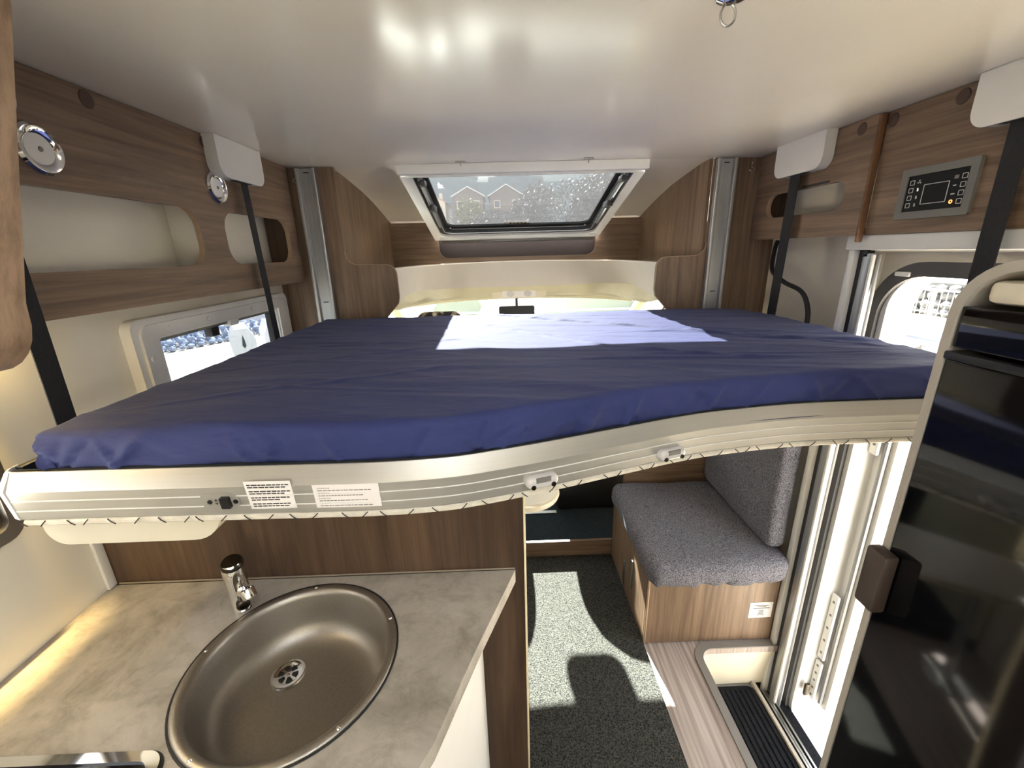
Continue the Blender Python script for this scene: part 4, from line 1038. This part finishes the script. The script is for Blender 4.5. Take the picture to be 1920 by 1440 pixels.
# ================================================================ BENCH, TABLE, CAB
bn = thing('bench', (0.84, 1.7, 0.0), 'wooden side bench base beside the entrance step', 'bench')
obj('front_board', B(0.566, 1.116, 1.400, 1.416, 0.007, 0.345), 'wood_z', bn, smooth=0)
obj('side_board', B(0.563, 0.579, 1.417, 1.966, 0.009, 0.345), 'wood_z', bn, smooth=0)
obj('corner_post', tube(NB(), [(0.568, 1.405, 0.007), (0.568, 1.405, 0.345)], 0.006, 10), 'wood_edge', bn)
obj('seat_board', B(0.58, 1.19, 1.417, 1.966, 0.325, 0.345), 'wood_x', bn, smooth=0)
for y, z0, z1 in ((1.60, 0.12, 0.27), (1.72, 0.03, 0.17)):
    obj('hinge_strip', B(0.558, 0.5628, y-0.008, y+0.008, z0, z1, bev=0.001), 'metal_grey', bn)
def soft(name, x0, x1, y0, y1, z0, z1, rad, mat, parent, wob=0.006, ruffle=0.0, nx=26, label=None):
    t = bmesh.new(); bmesh.ops.create_cube(t, size=1.0)
    bmesh.ops.subdivide_edges(t, edges=t.edges[:], cuts=nx, use_grid_fill=True)
    sx, sy, sz = x1-x0, y1-y0, z1-z0
    for v in t.verts:
        p = Vector((v.co.x*sx, v.co.y*sy, v.co.z*sz))
        q = Vector((max(-sx/2+rad, min(sx/2-rad, p.x)), max(-sy/2+rad, min(sy/2-rad, p.y)), max(-sz/2+rad, min(sz/2-rad, p.z))))
        d = p-q
        if d.length > 1e-6: p = q+d.normalized()*rad
        w = Vector(((x0+x1)/2, (y0+y1)/2, (z0+z1)/2))+p
        nn = noise.noise(w*6)+0.5*noise.noise(w*14)
        p += (p-q).normalized()*nn*wob if (p-q).length > 1e-6 else Vector((0, 0, nn*wob*0.6))
        if ruffle:
            f = max(0, (-p.z/sz)+0.1)
            e = max(0, (-(p.y)/sy)-0.25)+max(0, (-(p.x)/sx)-0.3)
            p.z += -ruffle*f*e*2*(0.45+0.9*noise.noise(Vector((w.x*17, w.y*17, 4.0)))+0.45*noise.noise(Vector((w.x*38, w.y*38, 8.0))))
            p.y += ruffle*0.55*f*noise.noise(Vector((w.x*24, 3.0, 1.0)))*(1 if p.y < -sy*0.4 else 0)
        v.co = Vector(((x0+x1)/2, (y0+y1)/2, (z0+z1)/2))+p
    return obj(name, t, mat, parent, smooth=80)
cu = soft('seat_cushion', 0.545, 1.112, 1.335, 1.985, 0.348, 0.462, 0.045, 'tweed', None, 0.007, 0.05, nx=44)
tag(cu, 'grey tweed seat cushion on the side bench', 'cushion')
bc = soft('back_cushion', 1.030, 1.112, 1.402, 1.985, 0.470, 1.02, 0.032, 'tweed', None, 0.004)
tag(bc, 'grey tweed back cushion leaning behind the bench seat', 'cushion')
tag(obj('bench_sticker', plate(rr(1.005, 0.125, 1.103, 0.205), [], 0.0014, FY(1.3985)), 'paper', smooth=0), 'small white printed notice on the bench front', 'sticker')
bs = bpy.data.objects['bench_sticker']
for k, (u0, u1, z) in enumerate(((1.025, 1.085, 0.190), (1.035, 1.075, 0.184), (1.02, 1.09, 0.176), (1.045, 1.066, 0.164), (1.045, 1.066, 0.156), (1.045, 1.066, 0.148), (1.04, 1.07, 0.140))):
    obj('print_line', plate(rr(u0, z-0.0016, u1, z+0.0016), [], -0.0008, FY(1.3982)), 'print_mid', bs, smooth=0)
tag(obj('low_partition', B(0.62, 1.19, 2.0, 2.016, 0.102, 0.73, bev=0.002), 'wood_x'), 'low wooden partition between the bench and the passenger seat', 'panel')
# dinette table
tb = thing('dinette_table', (-0.3, 1.7, 0.0), 'white dinette table with rounded corner glimpsed behind the brown panel', 'table')
tt = obj('table_top', plate(rr(-0.93, 1.43, 0.195, 1.90, [0.02, 0.12, 0.12, 0.02], 10), [], 0.03, FZ(0.67)), 'wall_grey_cream', tb)
obj('table_edge', tube(NB(), [Vector((x, y, 0.684)) for x, y in rr(-0.93, 1.43, 0.195, 1.90, [0.02, 0.12, 0.12, 0.02], 10)+[(-0.93, 1.45)]], 0.015, 8), 'cream_plastic', tt)
obj('table_leg', tube(NB(), [(-0.55, 1.66, 0.012), (-0.55, 1.66, 0.67)], 0.03, 14), 'metal_grey', tb)
obj('table_foot', lathe(NB(), [(0.12, 0), (0.12, 0.006), (0.04, 0.014), (0, 0.014)], 24, Matrix.Translation((-0.55, 1.66, 0.001))), 'metal_grey', tb)
# cab seats
def seat(cx, hw, top, label, hmat, arm, ped):
    s = thing('cab_seat', (cx, 2.5, 0.10), label, 'seat')
    obj('pedestal', B(ped[0], ped[1], 2.27, 2.72, 0.101, 0.34, bev=0.02), 'black_plastic', s)
    soft('seat_cushion', ped[0]+0.02, ped[1], 2.30, 2.86, 0.345, 0.50, 0.06, 'dark_cloth', s, 0.003, nx=12)
    b_ = NB(); rows = []
    for t in [k/8 for k in range(9)]:
        z = 0.50+t*(top-0.27-0.50); y = 2.40-0.10*t; w = hw-0.07*max(0, t-0.45)**1.2*1.6
        rows.append([(cx+w*u, y-0.035*(1-abs(u)**3), z) for u in (-1, -0.85, -0.5, 0, 0.5, 0.85, 1)])
    obj('backrest', sheet(b_, rows, (0, 0.12, 0.012)), 'dark_cloth', s, smooth=60)
    for u in (-0.06, 0.06):
        obj('headrest_post', tube(NB(), [(cx+u, 2.36, top-0.29), (cx+u, 2.37, top-0.16)], 0.006), 'metal_grey', s)
    soft('headrest', cx-0.125, cx+0.125, 2.32, 2.43, top-0.185, top, 0.05, hmat, s, 0.003, nx=12)
    a_ = NB(); ax = arm; dr_ = 1 if cx < 0 else -1
    tube(a_, smooth_path([(ax-dr_*0.16, 2.36, 0.71), (ax-dr_*0.08, 2.37, 0.69), (ax-dr_*0.02, 2.40, 0.64), (ax, 2.50, 0.62), (ax, 2.68, 0.63)], 4), [0.055]*4+[0.05]*4+[0.045]*9, 12)
    obj('armrest', a_, 'dark_cloth', s, smooth=60)
    obj('shadow_filler', B(min(ax-dr_*0.20, ax), max(ax-dr_*0.20, ax), 2.37, 2.45, 0.47, 0.66, bev=0.02), 'dark_cloth', s)  # unseen filler, added to close the lit gap under the armrest
seat(-0.36, 0.25, 1.338, 'black driver seat with brown patterned headrest cover', 'headrest_print', -0.055, (-0.62, -0.10))
seat(0.645, 0.205, 1.310, 'black passenger seat beside the low partition', 'dark_cloth', 0.265, (0.295, 0.84))
# dashboard, mirror, console
dsh = thing('dashboard', (0.11, 3.4, 0.10), 'black dashboard under the windscreen', 'dashboard')
pd = [(3.10, 0.20), (3.78, 0.20), (3.78, 0.84), (3.55, 0.92), (3.26, 0.985), (3.20, 0.98), (3.12, 0.88), (3.16, 0.55)]
obj('dash_body', plate(pd, [], 1.93, FX(-0.855)), 'black_plastic', dsh)
obj('dash_hood', lathe(NB(), [(0.20, 0), (0.17, 0.05), (0.10, 0.075), (0, 0.08)], 24, Matrix.Translation((-0.36, 3.34, 0.955)) @ Matrix.Scale(0.7, 4, (0, 1, 0))), 'black_plastic', dsh)
mr = thing('rear_view_mirror', (0.09, 2.93, 1.17), 'black rear view mirror hanging in front of the windscreen', 'mirror')
obj('mirror_housing', plate(rr(-0.030, 1.150, 0.212, 1.292, [0.06, 0.06, 0.012, 0.012], 6), [], 0.035, FY(2.90)), 'black_plastic', mr)
obj('mirror_stem', tube(NB(), [(0.092, 2.925, 1.28), (0.092, 2.930, 1.32), (0.092, 2.932, 1.346)], 0.009, 8), 'black_plastic', mr)
cn = thing('reading_light_console', (0.11, 2.90, 1.35), 'cream reading light console above the windscreen', 'lamp')
obj('console_shell', plate(rr(-0.075, 1.348, 0.290, 1.412, [0.02, 0.02, 0.0, 0.0], 5), [], 0.10, FY(2.862)), 'cream_plastic', cn)
obj('console_inset', plate(rr(-0.005, 1.355, 0.218, 1.400, 0.01, 4), [], -0.004, FY(2.862)), 'white_plastic_matt', cn)
for x in (0.050, 0.165):
    obj('reading_light', lathe(NB(), [(0.026, 0), (0.026, 0.003), (0.018, 0.002), (0, 0.003)], 24, along((x, 2.8575, 1.377), (0, -1, 0)) @ Matrix.Scale(0.75, 4, (0, 1, 0))), 'clear_glass' if False else 'lamp_grey', cn)
tag(obj('visor_label', plate(rr(0.52, 1.372, 0.625, 1.405), [], 0.001, ((0, 2.842, 0), (1, 0, 0), (0, 0.25, 0.97), (0, 1, 0))), 'paper', smooth=0), 'pale rectangular label on the cab roof lining', 'label')

# ================================================================ FRIDGE CABINET (door side, close to camera)
fc = thing('built_in_fridge', (0.9, 0.2, 0.0), 'tall built-in fridge with glossy black door in a rounded grey surround', 'fridge')
fo = rr(-0.45, 0.001, 0.557, 1.626, [0, 0, 0.075, 0.0], 10)
fi = rr(-0.44, 0.02, 0.546, 1.613, [0, 0, 0.066, 0.0], 10)
obj('cabinet_frame', plate(fo, [fi], 0.59, FX(0.605)), 'grey_trim', fc)
obj('frame_edge', plate(fo, [fi], 0.006, FX(0.599)), 'grey_trim', fc)
obj('cabinet_back', plate(fi, [], 0.01, FX(0.76)), 'fridge_inner', fc)
fr_ = fc
obj('fridge_body', B(0.65, 0.755, -0.43, 0.540, 0.03, 1.555), 'black_plastic', fr_, smooth=0)
obj('control_strip', B(0.602, 0.648, -0.43, 0.5440, 1.512, 1.566, bev=0.002), 'black_glossy', fr_)
dd = obj('fridge_door', B(0.6003, 0.648, -0.43, 0.5452, 0.06, 1.494, bev=0.002), 'black_glossy', fr_)
obj('door_lip', B(0.598, 0.640, -0.43, 0.5475, 1.495, 1.506, bev=0.002), 'black_plastic', fr_)
obj('door_handle', B(0.576, 0.600, 0.524, 0.560, 1.076, 1.184, bev=0.005), 'dark_brown_plastic', fr_)  # dark handle box on the fridge door
obj('blind_roll', B(0.603, 0.68, -0.43, 0.522, 1.572, 1.600, bev=0.008), 'cream_plastic', fr_)
obj('control_slot', B(0.6005, 0.6025, 0.445, 0.449, 1.525, 1.552), 'black_rubber', fr_)

# ================================================================ OUTSIDE
GZ = -0.55
bm = NB(); N_ = 40
struct('ground', plate([(-70, -40), (70, -40), (70, 90), (-70, 90)], [], -0.2, FZ(GZ)), 'gravel', smooth=0, label='pale sunlit gravel yard')
# outer skin keeps light out of the shell
struct('wall_skirt_left', B(LW-0.034, LW-0.03, YR, 3.0, -0.62, 0), 'body_white', smooth=0)
struct('floor_underbody', B(LW, RW, YR, 3.8, -0.40, -0.385), 'black_plastic', smooth=0)
struct('ground_bounce_cut', plate([(-2.6, 5.2), (7.8, 5.2), (7.8, 17), (-2.6, 17)], [], 0.010, FZ(GZ)), 'asphalt', smooth=0, label='unseen dark asphalt patch added to cut bounced light ahead')  # added so less ground light reaches the motorhome
# kerb, path and fence on the door side
struct('trim_kerb', B(9.55, 10.05, -4, 26, GZ, GZ+0.16, bev=0.02), 'kerb_stone', label='blue-grey kerb along the fence')
struct('ground_path', plate([(8.55, -6), (9.5, -6), (9.5, 26), (8.55, 26)], [], 0.012, FZ(GZ)), 'asphalt', smooth=0, label='grey asphalt strip before the kerb')
fn = thing('railing_fence', (10.0, 11.0, GZ), 'galvanised railing fence with thin vertical bars outside the door', 'fence')
Y0, Y1 = 6.8, 15.2
obj('top_rail', B(9.98, 10.02, Y0, Y1, 0.52, 0.56, bev=0.004), 'galvanised', fn)
obj('lower_rail', B(9.985, 10.015, Y0, Y1, 0.02, 0.04), 'galvanised', fn)
obj('lower_rail', B(9.985, 10.015, Y0, Y1, 0.22, 0.235), 'galvanised', fn)
first = None
y = Y0+0.05
while y < Y1:
    if first is None:
        first = obj('fence_bar', tube(NB(), [(10.0, y, -0.24), (10.0, y, 0.52)], 0.009, 6), 'galvanised', fn); yb = y
    else:
        c = first.copy(); C.objects.link(c); c.parent = fn; c.location = first.location+Vector((0, y-yb, 0))
    y += 0.135
pf_ = None
for y in (7.0, 9.72, 12.4, 15.0):
    if pf_ is None: pf_ = obj('fence_post', B(9.965, 10.035, y-0.03, y+0.03, GZ+0.14, 0.58, bev=0.006), 'galvanised', fn); yb = y
    else:
        c = pf_.copy(); C.objects.link(c); c.parent = fn; c.location = pf_.location+Vector((0, y-yb, 0))
# dry stone wall behind the fence
sw_ = thing('stone_wall', (13.1, 13, GZ), 'rough grey stone wall behind the railing fence', 'wall')
obj('wall_core', B(13.0, 13.5, 7.0, 21.0, GZ, 0.42), 'mortar', sw_, smooth=0)
def rock_mesh(r_, sq, seed, sub=2):
    t = bmesh.new(); bmesh.ops.create_icosphere(t, subdivisions=sub, radius=1.0)
    for v in t.verts:
        n_ = 1+0.28*noise.noise(v.co*1.7+Vector((seed*3.1, seed, 0)))+0.10*noise.noise(v.co*4+Vector((0, seed*2.3, seed)))
        v.co = Vector((v.co.x*sq[0], v.co.y*sq[1], v.co.z*sq[2]))*r_*n_
    return t
protos = []
for k in range(5):
    me = bpy.data.meshes.new('stone'); t = rock_mesh(0.17, (0.5, 1.15, 0.75), k+1); t.to_mesh(me); t.free(); me.materials.append(MATS['rock_grey']); protos.append(me)
random.seed(11)
for row in range(4):
    y = 8.0+0.1*row
    while y < 17.5:
        o = bpy.data.objects.new('stone', random.choice(protos)); C.objects.link(o); o.parent = sw_
        o.location = (-0.12+random.uniform(-0.03, 0.03), y-13, 0.14+row*0.225+random.uniform(-0.03, 0.03)); s = random.uniform(0.85, 1.15); o.scale = (1, s, random.uniform(0.85, 1.05)); o.rotation_euler = (random.uniform(-0.2, 0.2), 0, 0)
        y += 0.36*s+random.uniform(0, 0.03)
struct('ground_strip', plate([(-16, 4), (-10.2, 4), (-8.2, 24), (-16, 24)], [], 0.012, FZ(GZ)), 'asphalt', smooth=0, label='grey strip behind the stone heap')
# stones and white boxes beyond the left window
rp = []
for k in range(5):
    me = bpy.data.meshes.new('boulder'); t = rock_mesh(0.30, (1, 1.1, 0.75), 20+k); t.to_mesh(me); t.free(); me.materials.append(MATS['rock_pale']); rp.append(me)
random.seed(5)
dA = Vector((0.45, 0.893, 0)); dB = Vector((0.893, -0.45, 0)); c0_ = Vector((-8.5, 11.6, 0)); k = 0
for lay, (rows_, n_) in enumerate(((6, 19), (4, 18), (2, 17))):
    for i in range(rows_):
        for j in range(n_):
            q = c0_+dA*((j-(n_-1)/2)*0.235+0.1*(i % 2)+random.uniform(-0.03, 0.03))+dB*((i-(rows_-1)/2)*0.235+random.uniform(-0.03, 0.03)-0.10*lay)
            s = random.uniform(0.23, 0.29); k += 1
            o = bpy.data.objects.new('rough_stone', rp[k % 5]); C.objects.link(o)
            o.location = (q.x, q.y, GZ+0.06+0.125*lay); o.scale = (s, s, s); o.rotation_euler = (0, 0, random.uniform(0, 6))
            tag(o, 'pale rough stone in the heap beyond the side window', 'stone', 'stones heaped beyond the side window')
def crate(x, y, rz, top, label):
    t = thing('vented_unit', (x, y, GZ), label, 'container', 'white vented units beyond the side window')
    t.rotation_euler = (0, 0, rz)
    def lp(n, bm, m): 
        o = obj(n, bm, m, None); o.parent = t; o.location = WLOC[o.name]; return o
    bm = plate([(-0.17, 0.62), (-0.185, 0.70), (-0.185, 0.88), (-0.10, top-GZ), (0.10, top-GZ), (0.185, 0.88), (0.185, 0.70), (0.17, 0.62)], [], 0.9, ((0, -0.45, 0), (1, 0, 0), (0, 0, 1), (0, 1, 0)))
    lp('lid', bm, 'body_white')
    lp('tank', B(-0.16, 0.16, -0.43, 0.43, 0.0, 0.619, bev=0.02), 'body_white')
    for k in range(6):
        lp('rib', B(-0.16+0.01+k*0.055, -0.16+0.032+k*0.055, -0.445, -0.431, 0.05, 0.6), 'body_white')
    lp('vent_slot', plate([(-0.02, 0.86), (-0.028, 0.78), (0.0, 0.74), (0.028, 0.78), (0.02, 0.86), (0.0, 0.98)], [], -0.006, ((0, -0.451, 0), (1, 0, 0), (0, 0, 1), (0, 1, 0))), 'window_dark')
crate(-4.66, 7.50, R(34), 0.52, 'white vented plastic unit standing foremost before the stone heap')
crate(-4.38, 8.02, R(34), 0.52, 'white vented plastic unit between two alike units')
crate(-4.10, 8.52, R(34), 0.54, 'white vented plastic unit farthest along the row by the window latch')

# houses, trees and hill in front (seen through the roof light)
def house(cx, cy_, w, d, hw, hr, label, wm, rm_):
    h = thing('house', (cx, cy_, GZ), label, 'house')
    zw = GZ+hw
    pts = [(cx-w/2, GZ), (cx+w/2, GZ), (cx+w/2, zw), (cx, zw+hr), (cx-w/2, zw)]
    obj('walls', plate(pts, [], d, FY(cy_)), wm, h, smooth=0)
    for s in (-1, 1):
        a = Vector((cx+s*(w/2+0.35), cy_-0.4, zw-0.35*hr/(w/2))); b_ = Vector((cx, cy_-0.4, zw+hr+0.02))
        bm = NB(); sheet(bm, [[a, a+Vector((0, d+0.8, 0))], [b_, b_+Vector((0, d+0.8, 0))]], (0, 0, 0.16))
        obj('roof_slope', bm, rm_, h, smooth=0)
    for u in (-0.28, 0.28):
        for z in (zw-1.3, zw-3.9):
            f = obj('window', B(cx+u*w-0.5, cx+u*w+0.5, cy_-0.06, cy_-0.005, z-0.6, z+0.6), 'house_render', h, smooth=0)
            obj('pane', B(cx+u*w-0.4, cx+u*w+0.4, cy_-0.075, cy_-0.061, z-0.5, z+0.5), 'window_dark', f, smooth=0)
    obj('chimney', B(cx+w*0.2, cx+w*0.2+0.5, cy_+d*0.4, cy_+d*0.4+0.5, zw, zw+hr+0.6), wm, h, smooth=0)
house(-5.0, 72, 4.6, 9, 10.6, 1.2, 'brick house with low pale gable roof', 'brick_wall', 'roof_metal')
house(1.0, 74, 5.2, 9, 10.8, 1.5, 'tallest brick house with broad pale gable roof', 'brick_wall', 'roof_metal')
house(-11.4, 76, 4.6, 9, 10.2, 1.2, 'rendered house farthest toward the driver side', 'house_render', 'roof_tile')
def tree(x, y, hgt, rad, mat, label, nleaf=2600, trunk=True, zlo=None):
    t = thing('tree', (x, y, GZ), label, 'tree', 'trees in front of the vehicle')
    bm = NB(); base = Vector((x, y, GZ))
    tube(bm, [base, base+Vector((0.1, 0, hgt*0.35)), base+Vector((-0.1, 0.1, hgt*0.75))], [0.22, 0.16, 0.05], 8)
    for k in range(7):
        a = k*2.4; z = hgt*(0.3+0.07*k)
        tube(bm, [base+Vector((0, 0, z)), base+Vector((math.cos(a)*rad*0.4, math.sin(a)*rad*0.4, z+rad*0.35)), base+Vector((math.cos(a)*rad*0.75, math.sin(a)*rad*0.75, z+rad*0.7))], [0.09, 0.05, 0.02], 6)
    obj('trunk', bm, 'bark', t)
    rnd = random.Random(int(x*100+y)); verts = []; faces = []
    blobs = [(Vector((rnd.uniform(-.6, .6)*rad, rnd.uniform(-.6, .6)*rad, hgt*rnd.uniform(0.30, 0.80))), rad*rnd.uniform(0.35, 0.62)) for _ in range(12)]
    for k in range(nleaf):
        c, r_ = blobs[k % 12]
        d = Vector((rnd.gauss(0, 1), rnd.gauss(0, 1), rnd.gauss(0, 1))).normalized()
        p = base+c+d*r_*rnd.uniform(0.6, 1.05)
        u = Vector((rnd.gauss(0, 1), rnd.gauss(0, 1), rnd.gauss(0, 1))).normalized(); v = u.orthogonal().normalized(); s = rnd.uniform(0.09, 0.19)
        i = len(verts); verts += [p-u*s, p+v*s*0.6, p+u*s, p-v*s*0.6]; faces.append((i, i+1, i+2, i+3))
    me = bpy.data.meshes.new('foliage'); me.from_pydata([tuple(v-base) for v in verts], [], faces); me.materials.append(MATS[mat])
    o = bpy.data.objects.new('foliage', me); C.objects.link(o); o.parent = t; o['kind'] = 'stuff'
tree(-9.6, 39, 7.0, 2.3, 'leaf_grey', 'loose greyish tree farthest toward the driver side', 3600)
tree(-6.1, 34, 5.9, 2.1, 'leaf_grey', 'greyish tree below the lowest gable', 3600)
tree(-3.0, 39, 6.6, 2.2, 'leaf_yellow', 'yellowish tree below the brick gable', 3600)
tree(-0.4, 34, 5.7, 2.0, 'leaf_grey', 'greyish tree before the tallest brick house', 3600)
tree(3.0, 39, 8.2, 2.4, 'leaf_grey', 'tall greyish tree beside the tallest brick house', 4600)
tree(6.3, 34, 8.2, 2.6, 'leaf_grey', 'broad tall greyish tree in the middle of the row', 5200)
tree(9.8, 40, 9.8, 2.9, 'leaf_grey', 'highest greyish tree toward the door side', 5200)
tree(17.0, 38, 9.8, 2.8, 'leaf_green', 'dense green tree at the door side end of the row', 4200)
tree(8.4, 27.5, 4.9, 2.0, 'leaf_yellow', 'round yellow-green bush before the highest tree', 4200)
tree(-4.0, 28, 3.6, 1.8, 'leaf_yellow', 'low yellowish shrub toward the driver side', 2600)
tree(-0.3, 28, 3.4, 1.8, 'leaf_yellow', 'low yellow-green shrub in the middle', 2600)
tree(4.3, 28, 3.6, 1.8, 'leaf_grey', 'low greyish shrub beside the yellow-green bush', 2600)
rows = []
for j in range(8):
    y = 88+j*6
    rows.append([(x, y, GZ+(4+29*math.sin(min(1, (j+0.2)/6)*math.pi/2))*(0.9+0.35*noise.noise(Vector((x*0.03, 2, 0)))+0.1*noise.noise(Vector((x*0.2, 7, j))))) for x in range(-70, 71, 4)])
struct('ground_hill', grid(NB(), rows), 'hill_haze', smooth=60, label='hazy wooded hill behind the houses')
# white motorhome parked ahead (pale shapes behind the windscreen)
mh = thing('parked_motorhome', (0.3, 9.4, GZ), 'white motorhome parked ahead beyond the windscreen', 'vehicle')
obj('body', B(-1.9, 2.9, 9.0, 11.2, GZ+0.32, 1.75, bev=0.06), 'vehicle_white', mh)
for x in (-1.0, 1.9):
    wh = obj('wheel', lathe(NB(), [(0.0, 0.10), (0.18, 0.10), (0.30, 0.08), (0.33, 0.04), (0.33, -0.08), (0, -0.08)], 24, along((x, 9.03, GZ+0.335), (0, -1, 0))), 'black_rubber', mh)
    obj('hub_cap', lathe(NB(), [(0, 0.115), (0.15, 0.112), (0.19, 0.101)], 20, along((x, 9.03, GZ+0.335), (0, -1, 0))), 'metal_grey', wh)
obj('side_window', plate(rr(-0.6, 0.75, 0.5, 1.3, 0.06), [], -0.012, FY(8.998)), 'window_dark', mh)
obj('stripe', plate(rr(-1.8, 0.40, 2.8, 0.44), [], -0.004, FY(8.998)), 'galvanised', mh, smooth=0)
obj('skirt_line', plate(rr(-1.8, 0.10, 2.8, 0.115), [], -0.004, FY(8.998)), 'panel_grey', mh, smooth=0)
for x in (-0.45, 0.62, 1.3):
    obj('panel_gap', plate(rr(x, GZ+0.36, x+0.02, 0.7), [], -0.004, FY(8.998)), 'galvanised', mh, smooth=0)
